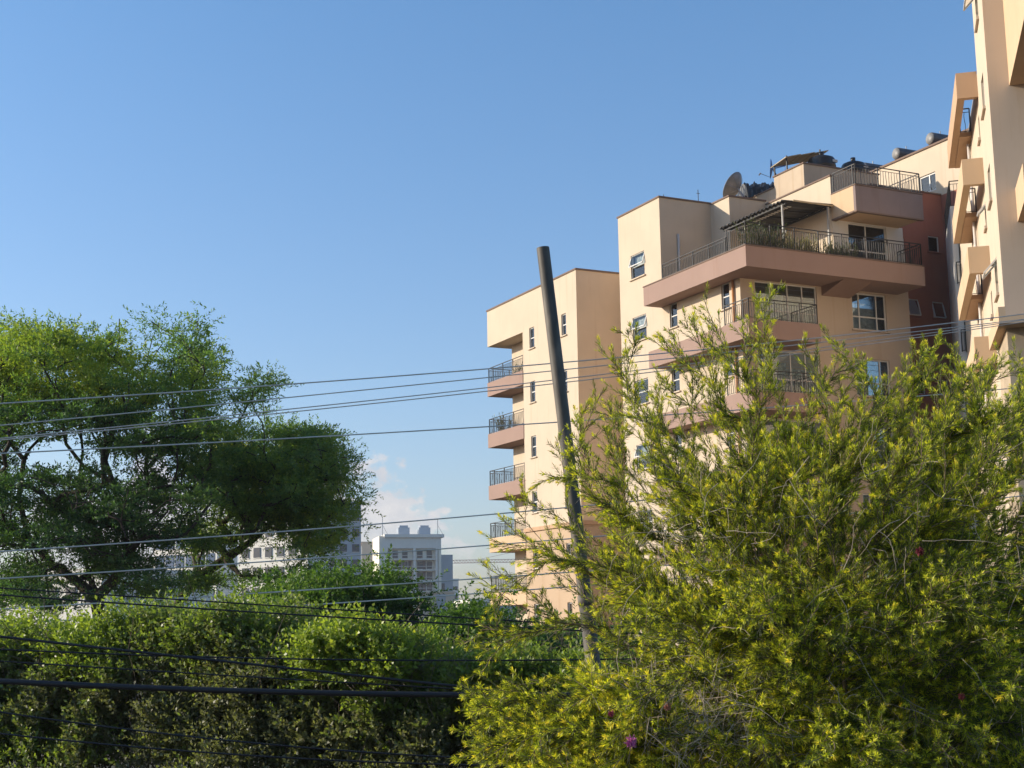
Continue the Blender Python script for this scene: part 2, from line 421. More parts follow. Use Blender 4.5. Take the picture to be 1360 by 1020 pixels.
sky.sun_elevation = SUN_EL; sky.sun_rotation = SUN_AZ; sky.air_density = 1.0; sky.dust_density = 1.0; sky.ozone_density = 4.5; sky.altitude = 0
grade = n.new('ShaderNodeMix'); grade.data_type = 'RGBA'; grade.blend_type = 'MULTIPLY'; grade.inputs['Factor'].default_value = 1
l.new(sky.outputs[0], grade.inputs[6])
tc = n.new('ShaderNodeTexCoord'); sx = n.new('ShaderNodeSeparateXYZ'); l.new(tc.outputs['Generated'], sx.inputs[0])
gm = ramp(n, [(0.0, (1.05, 0.90, 0.89)), (0.16, (1.06, 1.0, 0.98)), (0.45, (0.90, 1.09, 1.12))]); l.new(sx.outputs[2], gm.inputs['Fac']); l.new(gm.outputs['Color'], grade.inputs[7])
def mth(op, a, b=None, c=None):
    x = n.new('ShaderNodeMath'); x.operation = op
    for i, q in enumerate((a, b, c)):
        if q is None: continue
        if isinstance(q, (int, float)): x.inputs[i].default_value = q
        else: l.new(q, x.inputs[i])
    return x.outputs[0]
def smooth(v, lo, hi):
    x = n.new('ShaderNodeMapRange'); x.interpolation_type = 'SMOOTHSTEP'; l.new(v, x.inputs[0])
    x.inputs[1].default_value = lo; x.inputs[2].default_value = hi; return x.outputs[0]
# cumulus low in the haze: puffy noise, thicker towards its base, in a few banks round the horizon
az = mth('ARCTAN2', sx.outputs[0], sx.outputs[1]); el = mth('ARCSINE', sx.outputs[2])
vm = n.new('ShaderNodeCombineXYZ'); l.new(mth('MULTIPLY', az, 1.0), vm.inputs[0]); l.new(mth('MULTIPLY', el, 1.35), vm.inputs[1])
nz = n.new('ShaderNodeTexNoise'); nz.inputs['Scale'].default_value = 34; nz.inputs['Detail'].default_value = 9; nz.inputs['Roughness'].default_value = 0.55
l.new(vm.outputs[0], nz.inputs['Vector'])
nb = n.new('ShaderNodeTexNoise'); nb.noise_dimensions = '1D'; nb.inputs['Scale'].default_value = 2.2; nb.inputs['Detail'].default_value = 1
l.new(mth('ADD', az, 9.1), nb.inputs['W'])
bank = smooth(az, rad(-1.6), rad(-5.0)); bank = mth('MULTIPLY', bank, smooth(az, rad(-22), rad(-14)))
top = mth('ADD', mth('MULTIPLY', bank, rad(4.0)), rad(2.3))          # how high the bank rises
hgt = mth('SUBTRACT', top, el)
dens = mth('ADD', mth('MULTIPLY', mth('SUBTRACT', nz.outputs['Fac'], 0.5), 0.2), hgt)
cl = mth('MULTIPLY', smooth(dens, -0.004, 0.016), smooth(el, rad(1.0), rad(4.5)))
cl = mth('MULTIPLY', cl, 0.8)
nz2 = n.new('ShaderNodeTexNoise'); nz2.inputs['Scale'].default_value = 60; nz2.inputs['Detail'].default_value = 6
l.new(vm.outputs[0], nz2.inputs['Vector'])
cc = ramp(n, [(0.35, (3.3, 3.25, 3.45)), (0.65, (4.2, 3.95, 3.9))]); l.new(nz2.outputs['Fac'], cc.inputs['Fac'])
mx = n.new('ShaderNodeMix'); mx.data_type = 'RGBA'; l.new(cl, mx.inputs['Factor']); l.new(grade.outputs[2], mx.inputs[6]); l.new(cc.outputs[0], mx.inputs[7])
l.new(mx.outputs[2], bg.inputs[0]); l.new(bg.outputs[0], wo.inputs[0])

vs = sc.view_settings; vs.view_transform = 'Standard'; vs.look = 'None'; vs.exposure = 0.4; vs.gamma = 1
cy = sc.cycles; cy.max_bounces = 7; cy.diffuse_bounces = 4; cy.glossy_bounces = 2; cy.transmission_bounces = 4; cy.transparent_max_bounces = 8
cy.use_denoising = True; cy.denoiser = 'OPENIMAGEDENOISE'; cy.denoising_input_passes = 'RGB_ALBEDO_NORMAL'; cy.denoising_prefilter = 'ACCURATE'; cy.caustics_reflective = False; cy.caustics_refractive = False; cy.sample_clamp_indirect = 6

g = MB(); g.box(-2500, 2500, -300, 4700, -1, 0); go = g.build('ground', ground_mat()); go['kind'] = 'structure'

# ------------------------------------------------------------------ building A: corner block with stacked balconies
LM = Frame(rad(25.945))
def building(fr, name, u0, v0, label):
    OFF[:] = [u0, v0]
    w = fr.world(u0, v0)
    return empty(name, tuple(w), label, 'building', fr.yaw)
bA = building(LM, 'apartment_building', 36.04, 70, 'cream apartment block with balconies stacked on its left edge, behind the leaning pole')
uL, T, E1, LE, ZR = 36.04, 66.03, 72.58, 77.38, 20.5
storey = 3.106
IN = 76.5
bands = [15.27 - storey * k for k in range(5)]            # undersides of the balcony bands
hol = []
for k in range(6):
    zt = 18.38 - storey * k
    hol += [(71.1, 71.72, zt - 1.2, zt), (67.26, 67.8, zt - 1.2, zt)]
hU = [h for h in hol if h[2] > 7.05]; hD = [h for h in hol if h[2] < 7.05]
w = MB(); w.quad((uL, T, 7.05), (uL + 18, T, 7.05), (uL + 18, T, ZR), (uL, T, ZR)); w.build('front_wall', 'tan_bounce', bA)
w = MB(); wall(w, 'u', uL, -1, T, E1, 7.05, ZR, hU)
w.quad((uL, T, ZR), (uL + 18, T, ZR), (uL + 18, LE, ZR), (uL, LE, ZR))
w.quad((uL, LE, 18.32), (uL, LE, ZR), (uL + 18, LE, ZR), (uL + 18, LE, 18.32))
w.quad((uL, E1, 18.32), (uL, E1, ZR), (uL, LE, ZR), (uL, LE, 18.32))       # closed head over the balconies
w.quad((uL, E1, 18.32), (uL, LE, 18.32), (uL + 18, LE, 18.32), (uL + 18, E1, 18.32))
w.build('wall', 'cream', bA)
w = MB(); wall(w, 'u', uL, -1, T, E1, 0, 6.84, hD); w.quad((uL, T, 0), (uL + 18, T, 0), (uL + 18, T, 6.84), (uL, T, 6.84))
w.build('wall', 'orangey', bA)['label'] = 'terracotta lower wall'
w = MB(); w.box(uL - .1, uL + 18, T - .1, E1 + .1, 6.84, 7.05); w.build('string_course', 'peach', bA)
w = MB(); w.box(uL - .05, uL + 18.05, T - .05, LE + .05, ZR + .002, ZR + .09); w.build('coping', 'coping', bA)
# recessed inner corner behind the balconies
w = MB(); w.quad((uL, E1, 0), (uL + 1.2, E1, 0), (uL + 1.2, E1, 18.32), (uL, E1, 18.32))
hin = [(73.1, 74.1, b + .25, b + 2.35) for b in bands]
wall(w, 'u', uL + 1.2, -1, E1, IN, 0, 18.32, hin)
w.quad((uL + 1.2, IN, 0), (uL + 1.2, IN, 18.32), (uL + 18, IN, 18.32), (uL + 18, IN, 0))
w.quad((uL + 18, T, 0), (uL + 18, IN, 0), (uL + 18, IN, ZR), (uL + 18, T, ZR))
w.build('inner_wall', 'cream', bA)
for h in hin: window(bA, 'u', uL + 1.2, -1, *h[:4], cols=(0, .5, 1), sill=False, name='balcony_door')
for k, h in enumerate(hol):
    window(bA, 'u', uL, -1, *h, rows=(0, .5, 1), fw=.055, sillmat='cream', curtain=[(0, 1, 0, .5)] if k % 3 else None)
for k, b in enumerate(bands):
    m = MB(); m.box(uL - .04, uL + 1.2, E1 + .001, LE, b, b + .2)          # slab
    m.box(uL - .04, uL + .1, E1 + .001, LE, b + .2, b + .83); m.box(uL + .1, uL + 3.2, LE - .14, LE, b + .2, b + .83)
    m.box(uL + 1.2, uL + 3.2, IN + .001, LE, b, b + .2)
    bo = m.build('balcony', 'pink' if k < 3 else 'peach2', bA)
    m = MB(); railing(m, [(uL + .03, E1 + .05), (uL + .03, LE - .07), (uL + 3.1, LE - .07)], b + .83, b + 1.72, gap=.15, seed=k)
    m.build('railing', 'iron', bo)

# ------------------------------------------------------------------ building B: stepped block with roof terraces
bB = building(LM, 'apartment_building', 36.5, 55, 'stepped cream block with a mauve roof terrace, pergola and black water tanks on top')
uM, vF, uE, vB = 36.5, 51.65, 46.13, 62.2
ZT = 17.4
# lower walls with openings
tw = [(59.71, 61.03, 18.83 - 3.12 * k, 20.07 - 3.2 * k) for k in range(6)]
tw = [(59.71, 61.03, 20.07 - 3.22 * k - 1.24, 20.07 - 3.22 * k) for k in range(6)]
sm = [(a, b, 16.85 - 3.12 * k - 1.2, 16.85 - 3.12 * k) for k in range(5) for a, b in ((56.87, 57.54), (52.5, 53.13))]
big = [(37.3, 40.72, 14.55 - 3.12 * k, 16.78 - 3.12 * k) for k in range(4)]
w2 = [(42.73, 44.74, 16.73 - 3.12 * k - 1.76, 16.73 - 3.12 * k) for k in range(5)]
w = MB(); wall(w, 'u', uM, -1, vF, vB, 0, ZT, tw[1:] + sm)
wall(w, 'u', uM, -1, 58.16, vB, ZT, 22.37, tw[:1])
w.quad((uM, 58.16, ZT), (39.5, 58.16, ZT), (39.5, 58.16, 22.37), (uM, 58.16, 22.37))
w.quad((39.5, 56.51, ZT), (39.5, 56.51, 22.3), (39.5, 58.16, 22.3), (39.5, 58.16, ZT))
w.quad((39.5, 56.51, ZT), (41.65, 56.51, ZT), (41.65, 56.51, 22.3), (39.5, 56.51, 22.3))
w.quad((uM, vB, 0), (uM, vB, 22.37), (39.2, vB, 22.37), (39.2, vB, 0)); w.quad((39.2, vB, 0), (39.2, vB, 22.3), (39.2, 66.02, 22.3), (39.2, 66.02, 0)); w.quad((39.2, vB, 22.3), (50.3, vB, 22.3), (50.3, 66.02, 22.3), (39.2, 66.02, 22.3))  # unseen stepped-in rear wall, added to bounce sun onto building A's front
w.quad((uM, 58.16, 22.37), (39.5, 58.16, 22.37), (39.5, vB, 22.37), (uM, vB, 22.37))
w.quad((39.5, 56.51, 22.3), (41.65, 56.51, 22.3), (41.65, vB, 22.3), (39.5, vB, 22.3))
w.build('wall', 'cream', bB)
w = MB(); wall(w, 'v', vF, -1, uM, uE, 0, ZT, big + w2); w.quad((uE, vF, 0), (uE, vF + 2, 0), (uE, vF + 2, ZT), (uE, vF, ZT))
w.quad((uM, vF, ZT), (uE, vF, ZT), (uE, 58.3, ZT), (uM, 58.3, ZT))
w.build('front_wall', 'tan', bB)  # same cream paint as the side, darkened in colour for shade
door = [(42.55, 44.82, 17.42, 20.0)]
w = MB(); wall(w, 'v', 51.4, -1, 41.65, 45.8, ZT, 20.05, [(42.55, 44.8, 17.42, 19.98)]); w.quad((45.8, 51.4, ZT), (45.8, 53.5, ZT), (45.8, 53.5, 20.05), (45.8, 51.4, 20.05))
w.build('terrace_wall', 'white', bB)
w = MB(); w.quad((41.65, 51.4, ZT), (41.65, 51.4, 22.1), (41.65, 56.51, 22.1), (41.65, 56.51, ZT))
w.quad((41.65, 51.4, 20.3), (41.85, 51.4, 20.3), (41.85, 51.4, 22.1), (41.65, 51.4, 22.1))
w.quad((41.85, 51.4, 20.3), (41.85, 56.51, 20.3), (41.85, 56.51, 22.1), (41.85, 51.4, 22.1))
w.quad((41.65, 51.4, 20.3), (45.8, 51.4, 20.3), (45.8, 57.5, 20.3), (41.65, 57.5, 20.3)); w.quad((45.8, 53.7, 20.3), (50.3, 53.7, 20.3), (50.3, 57.5, 20.3), (45.8, 57.5, 20.3))
w.build('side_wall', 'cream', bB)
w = MB()
w.box(uM - .05, 39.5 + .05, 58.11, vB + .05, 22.372, 22.45); w.box(39.45, 41.7, 56.46, 58.108, 22.302, 22.38); w.box(41.6, 41.9, 51.36, 56.458, 22.102, 22.17)
w.build('coping', 'coping', bB)
# blocks on the roof
w = MB(); w.box(43.0, 47.7, 55.05, 57.5, 20.3, 24.0); w.box(43.0, 45.4, 57.502, 60.5, 20.3, 23.45); w.build('stair_head', 'weather', bB)
w = MB(); w.box(42.95, 47.75, 55.0, 57.55, 24.002, 24.07); w.box(42.95, 45.45, 57.56, 60.55, 23.452, 23.52); w.build('coping', 'coping', bB)
# rear wall high on the right, red-brown core below it
hR = [(53.78, 55.0, 23.2, 24.16)]
w = MB(); wall(w, 'u', 50.3, -1, 50.0, 58.6, 22.8, 25.5, hR); w.box(50.31, 62, 58.6, 58.8, 10, 25.5); w.quad((50.3, 50, 25.5), (62, 50, 25.5), (62, 58.6, 25.5), (50.3, 58.6, 25.5))
w.quad((50.3, 50, 22.8), (62, 50, 22.8), (62, 50, 25.5), (50.3, 50, 25.5)); w.build('rear_wall', 'cream', bB)
w = MB(); w.box(50.22, 62, 50, 58.7, 25.502, 25.6); w.build('coping', 'coping', bB)
rec = [(49.28, 49.97, 19.78, 20.6), (47.66, 48.38, 16.4, 17.24), (49.3, 49.98, 16.4, 17.22), (47.62, 48.5, 12.5, 13.4), (47.62, 48.5, 9.4, 10.3), (49.3, 49.98, 9.4, 10.3), (49.3, 49.98, 12.5, 13.3), (47.0, 47.75, 18.6, 20.3)]
w = MB(); wall(w, 'v', 53.5, -1, 45.8, 50.3, 0, 22.8, rec)
w.quad((50.3, 50, 0), (50.3, 50, 22.8), (50.3, 53.5, 22.8), (50.3, 53.5, 0)); w.quad((45.8, 53.5, ZT), (45.8, 53.7, ZT), (45.8, 53.7, 22.8), (45.8, 53.5, 22.8))
w.quad((45.8, 53.7, 20.3), (50.3, 53.7, 20.3), (50.3, 53.7, 22.8), (45.8, 53.7, 22.8)); w.quad((45.8, 53.5, 22.8), (50.3, 53.5, 22.8), (50.3, 53.7, 22.8), (45.8, 53.7, 22.8))
w.quad((50.3, 50, 0), (62, 50, 0), (62, 50, 22.8), (50.3, 50, 22.8)); w.build('core_wall', 'brown', bB)
w = MB(); w.box(45.75, 50.29, 53.44, 53.75, 22.802, 22.87); w.build('coping', 'coping', bB)
# windows
window(bB, 'u', uM, -1, *tw[0], rows=(0, .5, 1), open_row=1, tilt=.3, sillmat='cream', curtain=[(0, 1, 0, 1)])
for k, h in enumerate(tw[1:]): window(bB, 'u', uM, -1, *h, rows=(0, .5, 1), open_row=1 if k % 2 == 0 else None, tilt=.3, sillmat='cream', curtain=[(0, 1, 0, 1)])
for h in sm: window(bB, 'u', uM, -1, *h, rows=(0, .48, 1), sillmat='cream', curtain=[(0, 1, 0, .45)])
for k, h in enumerate(big): window(bB, 'v', vF, -1, *h, cols=(0, .25, .53, .77, 1), rows=(0, .42, 1), fw=.06, sill=False, curtain=[(0, .5, 0, .78), (.5, 1, 0, .66)], grille=True)
for k, h in enumerate(w2):
    window(bB, 'v', vF, -1, *h, cols=(0, .22, .73, 1), rows=(0, .36, 1), fw=.07, curtain=[(0, 1, 0, .62)] if k % 2 == 0 else [(0, .45, 0, 1)], grille=True)
window(bB, 'v', 51.4, -1, 42.55, 44.8, 17.42, 19.98, cols=(0, .47, 1), rows=(0, .5, 1), fw=.06, sill=False, curtain=[(.5, .95, 0, .62)], grille=True, name='terrace_door')
window(bB, 'u', 50.3, -1, *hR[0], cols=(0, .42, 1), fw=.08, sill=False, curtain=[(0, 1, 0, 1)])
for k, h in enumerate(rec): window(bB, 'v', 53.5, -1, *h, sillmat='brown', open_row=0 if k in (1, 2) else None, tilt=.22, reveal=.1)
# terrace and balcony boxes
def hollow(mb, u0, u1, v0, v1, z0, z1, t=.16, slab=.2):
    mb.box(u0, u1, v0, v1, z0, z0 + slab); mb.box(u0, u0 + t, v0, v1, z0 + slab, z1); mb.box(u0 + t, u1, v0, v0 + t, z0 + slab, z1)
uB, vP = 35.5, 49.71
m = MB(); hollow(m, uB, 45.45, vP, vF - .002, 16.82, 17.74); m.box(uB, uM - .002, vF - .001, 58.25, 16.82, 17.02); m.box(uB, uB + .16, vF - .001, 58.25, 17.02, 17.74)
m.box(45.29, 45.45, vP + .16, 51.6, 17.02, 17.74)
tb = m.build('terrace', 'pink', bB)
m = MB(); m.box(uB - .03, uB + .19, vP - .03, 58.27, 17.742, 17.79); m.box(uB + .19, 45.48, vP - .03, vP + .19, 17.742, 17.79); m.build('coping', 'coping', tb)
m = MB(); railing(m, [(uB + .08, 56.6), (uB + .08, 51.2)], 17.79, 18.5, gap=.13, seed=3)
railing(m, [(uB + .08, 51.2), (uB + .08, vP + .08), (45.37, vP + .08), (45.37, 51.4)], 17.79, 18.82, gap=.13, seed=4)
m.build('railing', 'iron', tb)
m = MB(); m.add([(41, vF - .002, 16.4), (42.6, vF - .002, 16.4), (42.6, vP + .3, 16.82), (41, vP + .3, 16.82), (41, vF - .002, 16.82), (42.6, vF - .002, 16.82)], [(0, 1, 2, 3), (0, 3, 4), (1, 5, 2)]); m.build('bracket', 'pink', tb)
for k in range(4):
    z0 = 13.71 - 3.12 * k
    m = MB(); hollow(m, uB, 39.3, vP, vF - .002, z0, z0 + .83); m.box(uB, uM - .002, vF - .001, 57.95, z0, z0 + .2); m.box(uB, uB + .16, vF - .001, 57.95, z0 + .2, z0 + .8)
    m.box(39.14, 39.3, vP + .16, vF - .002, z0 + .2, z0 + .83)
    bo = m.build('balcony', 'pink', bB)
    m = MB(); railing(m, [(uB + .08, 51.6), (uB + .08, vP + .08), (39.2, vP + .08), (39.2, vF - .05)], z0 + .83, z0 + 1.72, gap=.13, seed=9 + k); m.build('railing', 'iron', bo)
# upper terrace
m = MB(); m.box(41.62, 45.55, 49.8, 51.398, 20.02, 20.26); m.box(41.62, 41.8, 49.8, 51.398, 20.26, 21.18)
ub = m.build('upper_terrace', 'peach2', bB)
m = MB(); m.box(41.62, 45.55, 49.64, 49.798, 20.0, 21.17); m.box(45.4, 45.56, 49.8, 53.5, 20.26, 21.17); m.build('parapet', 'mauve', ub)
m = MB(); m.box(41.59, 45.58, 49.6, 49.83, 21.181, 21.23); m.box(41.6, 41.85, 49.83, 51.36, 21.181, 21.23); m.box(41.62, 45.56, 49.63, 49.82, 19.94, 19.999); m.box(41.6, 41.85, 49.82, 51.39, 19.94, 20.018); m.build('coping', 'coping', ub)
m = MB(); railing(m, [(41.72, 51.3), (41.72, 49.72), (45.48, 49.72), (45.48, 53.4)], 21.23, 22.2, gap=.16, seed=21); m.build('railing', 'iron', ub)
m = MB(); m.box(45.1, 45.4, 52.2, 52.5, 20.3, 22.1); m.build('pillar', 'pink', bB)
m = MB(); m.tube([(36.9 + .62, 58.1, 17.5), (36.9 + .62, 58.1, 20.6)], .06); m.build('downpipe', 'pipe_w', bB, True)
m = MB(); m.tube([(36.42, 52.1, .3), (36.42, 52.1, 16.8)], .055); m.build('downpipe', 'pipe_o', bB, True)['label'] = 'orange downpipe'

# things standing on the terraces and roof
def place(fr, name, u, v, z, label, cat, rz=0, group=None):
    OFF[:] = [u, v]; w = fr.world(u, v, z); return empty(name, tuple(w), label, cat, fr.yaw + rz, group)
pg = place(LM, 'pergola', 41.6, 51.4, 17.4, 'black corrugated pergola roof on white posts over the planted terrace', 'pergola')
m = MB(); nn = 60; P = []
for i in range(nn + 1):
    v = 51.25 + (56.4 - 51.25) * i / nn; w_ = .05 * math.sin(i / nn * 2 * math.pi * 17)
    P += [(38.75, v, 3.17 + w_), (41.62, v, 3.3 + w_)]
m.add(P, [(2 * i, 2 * i + 1, 2 * i + 3, 2 * i + 2) for i in range(nn)])
sh = m.build('corrugated_roof', 'sheet', pg); sm_ = sh.modifiers.new('thickness', 'SOLIDIFY'); sm_.thickness = .02
m = MB(); m.bar((38.95, 51.3, 3.06), (38.95, 56.3, 3.06), .06, .1); m.bar((41.5, 51.3, 3.18), (41.5, 56.3, 3.18), .06, .08)
for k in range(5): m.bar((38.8, 51.5 + 1.15 * k, 3.13), (41.6, 51.5 + 1.15 * k, 3.25), .05, .07)
m.build('beam', 'sheet', pg)
m = MB()
for k in range(19): m.box(39.3, 39.5, 51.6 + .24 * k, 51.72 + .24 * k, 3.03, 3.05)  # pale strips standing in for daylight through gaps in the corrugated roof
m.build('gap_light', 'gap_light', pg)
m = MB(); m.bar((38.9, 51.5, 0), (38.9, 51.5, 3.02), .075); m.build('post', 'post', pg)
m = MB(); m.bar((41.3, 51.25, 0), (41.3, 51.25, 3.13), .09); m.build('post', 'post', pg)
m = MB(); m.box(39.3, 41.62, 51.18, 51.22, 3.17, 3.24); m.build('fascia_board', 'panel_back', pg)

def water_tank(u, v, z, r, h, label):
    t = place(LM, 'water_tank', u, v, z, label, 'water tank', group='black water tanks on the roof')
    m = MB(); prof = [(0, r * .97), (.05, r), (h * .35, r), (h * .38, r * 1.03), (h * .42, r), (h * .72, r), (h * .85, r * .9), (h * .95, r * .6), (h, r * .32)]
    m.tube([(u, v, a) for a, _ in prof], [b for _, b in prof], 28); m.build('body', 'black', t, True)
    m = MB(); m.tube([(u, v, h - .02), (u, v, h + .22)], r * .2, 16); m.build('lid', 'black', t, True)
    m = MB(); m.box(u + .15, u + .45, v - r - .012, v - r + .1, h * .5, h * .64); m.build('sticker', 'gap_light', t)
def roof_stand(u, v, z, label):
    pass
water_tank(45.05, 56.2, 24.07, .70, .92, 'big black water tank beside the solar panel rack')
water_tank(47.0, 56.1, 24.07, .62, .85, 'black water tank between the railed upper terrace and the cylinder heaters')
water_tank(44.2, 60.4, 23.5, .55, .9, 'small black water tank half hidden by the torn tarpaulin')
def heater(v, label, L=2.1):
    u, z = 51.0, 25.6
    t = place(LM, 'solar_water_heater', u, v, z, label, 'water heater', group='cylinder water heaters on the roof')
    m = MB(); m.tube([(u - .4, v, .5), (u - .36, v, .5), (u + L, v, .5)], [.3, .33, .33], 20); m.build('cylinder', 'tanksteel', t, True)
    m = MB(); m.tube([(u - .43, v, .5), (u - .4, v, .5)], .3, 20); m.build('end_cap', 'dish', t, True)
    m = MB()
    for a in (u + .1, u + L - .3): m.bar((a, v - .25, 0), (a, v, .3), .05); m.bar((a, v + .25, 0), (a, v, .3), .05)
    m.tube([(u + .3, v, .8), (u + .3, v, 1.0)], .03); m.build('bracket', 'steel', t)
heater(54.3, 'rightmost grey cylinder water heater on the rear roof edge')
heater(56.9, 'middle grey cylinder water heater on the rear roof edge')
heater(59.6, 'leftmost grey cylinder water heater beside the black tank')
rk = place(LM, 'solar_panel_rack', 44.3, 57.2, 24.07, 'tan-backed solar panels on a tilted rack beside the water tank', 'solar panel')
for k in range(3):
    m = MB(); u0 = 42.9 + k * .92
    a, b = np.array([u0, 56.3 + .05 * k, .62 + .24 * k]), np.array([u0, 57.6, .45 + .24 * k])
    e = np.array([.96, 0, .28])
    m.add([a, a + e, b + e, b, a + (0, 0, .04), a + e + (0, 0, .04), b + e + (0, 0, .04), b + (0, 0, .04)],
          [(0, 3, 2, 1), (4, 5, 6, 7), (0, 1, 5, 4), (1, 2, 6, 5), (2, 3, 7, 6), (3, 0, 4, 7)])
    m.build('panel', 'panel_back', rk)
m = MB()
for p, q in (((43.1, 56.5, 0), (43.1, 56.5, .8)), ((45.3, 56.6, 0), (45.3, 56.6, 1.45)), ((43.0, 57.4, 0), (43.0, 57.4, .6)), ((45.3, 57.4, 0), (45.3, 57.4, 1.3))):
    m.bar(p, q, .06)
m.build('rack_frame', 'iron', rk)
# big mesh dish seen from behind
ds = place(LM, 'satellite_dish', 41.7, 59.0, 22.45, 'large grey satellite dish tilted on the roof corner', 'satellite dish')
axis = unit(np.array([-.44, .72, .53])); s1 = unit(np.cross(axis, (0, 1, 0))); s2 = np.cross(axis, s1)
ctr = np.array([41.6, 59.0, 1.3]); R_ = .80
m = MB(); V = []; nr, na = 8, 40
for i in range(nr + 1):
    r = R_ * i / nr
    for k in range(na):
        t = 2 * math.pi * k / na; V.append(ctr + s1 * r * math.cos(t) + s2 * r * math.sin(t) + axis * (.32 * (i / nr)**2 - .2))
m.add(V, [(i * na + k, i * na + (k + 1) % na, (i + 1) * na + (k + 1) % na, (i + 1) * na + k) for i in range(nr) for k in range(na)])
d_ = m.build('reflector', 'dish', ds, True); q = d_.modifiers.new('thickness', 'SOLIDIFY'); q.thickness = .025
m = MB()
for k in range(4):
    t = math.pi * k / 4
    for sg in (-1, 1):
        pts = [ctr + (s1 * math.cos(t) + s2 * math.sin(t)) * sg * r + axis * (.32 * (r / R_)**2 - .235) for r in np.linspace(.02, R_, 6)]
        m.tube(pts, .008, 5)
m.build('rib', 'steel', ds)
m = MB(); bk = ctr - axis * .25; m.tube([bk, (42.05, 58.6, .3), (42.05, 58.6, 0)], .05); m.tube([bk, (42.6, 58.5, 0)], .025); m.tube([ctr - axis * .2 + (.3, 0, .2), (42.7, 58.8, 0)], .02); m.tube([(41.5, 58.7, .03), (43.0, 58.6, .03)], .03)
m.build('mount', 'steel', ds)
# small blue dish
db = place(LM, 'satellite_dish', 43.35, 58.0, 23.52, 'small blue satellite dish edge-on beside the panel rack', 'satellite dish')
ctr = np.array([43.2, 58, 1.12]); axis = unit(np.array([-.80, .60, .08])); s1 = unit(np.cross(axis, (0, 0, 1))); s2 = np.cross(axis, s1)
m = MB(); V = []
for i in range(6):
    r = .48 * i / 5
    for k in range(28):
        t = 2 * math.pi * k / 28; V.append(ctr + s1 * r * math.cos(t) + s2 * r * 1.08 * math.sin(t) + axis * (.1 * (i / 5)**2 - .1))
m.add(V, [(i * 28 + k, i * 28 + (k + 1) % 28, (i + 1) * 28 + (k + 1) % 28, (i + 1) * 28 + k) for i in range(5) for k in range(28)])
d_ = m.build('reflector', 'blue', db, True); q = d_.modifiers.new('thickness', 'SOLIDIFY'); q.thickness = .02
m = MB(); m.tube([ctr - axis * .1, (43.6, 58, .75), (43.6, 58, 0)], .035); m.tube([ctr - axis * .1, (44.1, 58, 1.4), (44.1, 58, .9)], .03); m.build('mount', 'blue', db)
m = MB(); m.tube([ctr - s2 * -.45 , ctr + axis * .5 + s2 * .25], .014); m.tube([ctr + axis * .5 + s2 * .22, ctr + axis * .58 + s2 * .34], .04); m.build('feed_arm', 'steel', db)
# torn tarpaulin over roof clutter
tp = place(LM, 'tarpaulin', 43.6, 59.8, 23.45, 'torn black tarpaulin heaped on the roof between the two dishes', 'tarpaulin')
m = MB(); rg = np.random.default_rng(5); nx, ny = 26, 10; V = []
for i in range(nx + 1):
    for j in range(ny + 1):
        a, b = i / nx, j / ny
        h = (.75 + .35 * a + .12 * math.sin(a * 23) + rg.normal(0, .05)) * (math.sin(math.pi * b)**.35) * (1 if a > .03 else .2)
        V.append((42.6 + 2.3 * a + rg.normal(0, .02), 59.3 + 1.1 * b + rg.normal(0, .02), max(0, h)))
m.add(V, [(i * (ny + 1) + j, (i + 1) * (ny + 1) + j, (i + 1) * (ny + 1) + j + 1, i * (ny + 1) + j + 1) for i in range(nx) for j in range(ny)])
m.build('sheet', 'black', tp)
for k, (u, v, h, lb) in enumerate(((39.1, 58.6, .75, 'thin roof aerial left of the large dish'), (38.2, 60.4, .9, 'short bent rod standing on the tower roof'))):
    t = place(LM, 'aerial', u, v, 22.45, lb, 'aerial'); m = MB(); m.tube([(u, v, 0), (u, v, h)], .018, 6); m.build('mast', 'iron', t)
    m = MB(); m.bar((u - .1, v, h * .75), (u + .1, v, h * .75), .02); m.build('crossbar', 'iron', t)

# ------------------------------------------------------------------ building C: tall block on the right
FR = Frame(rad(-14.5))
bC = building(FR, 'apartment_building', 3.9, 46, 'tall peach apartment block at the right edge with a bright window strip and frame balconies')
uF, vC, zC = 3.9, 45.85, 40
cw = []
for z in (24.45, 21.3, 18.2, 15.07, 11.94, 8.8): cw += [(47.5, 48.5, z + .05, z + 1.25)]
for z in (18.05, 14.9, 11.8): cw += [(50.3, 50.8, z + .05, z + .9)]
cwT = [c for c in cw if c[0] < 49.8]; cwL = [c for c in cw if c[0] > 49.8]
w = MB(); wall(w, 'u', uF, -1, vC, 49.85, 0, zC, cwT); w.quad((uF, 49.85, 20.3), (uF, 49.85, zC), (14, 49.85, zC), (14, 49.85, 20.3)); w.quad((uF, vC, zC), (14, vC, zC), (14, 49.85, zC), (uF, 49.85, zC))
wall(w, 'u', uF, -1, 49.85, 66.1, 0, 20.3, cwL); w.quad((uF, 49.85, 20.3), (14, 49.85, 20.3), (14, 66.1, 20.3), (uF, 66.1, 20.3))
w.build('side_wall', 'cream', bC)
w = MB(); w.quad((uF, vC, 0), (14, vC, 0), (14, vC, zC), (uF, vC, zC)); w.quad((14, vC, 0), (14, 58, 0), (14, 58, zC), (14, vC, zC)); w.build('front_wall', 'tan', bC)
for k, c in enumerate(cw):
    window(bC, 'u', uF, -1, *c, rows=(0, .45, 1), open_row=1 if k in (1, 4, 7, 0) else None, tilt=.75, sillmat='tan', sillh=.1)
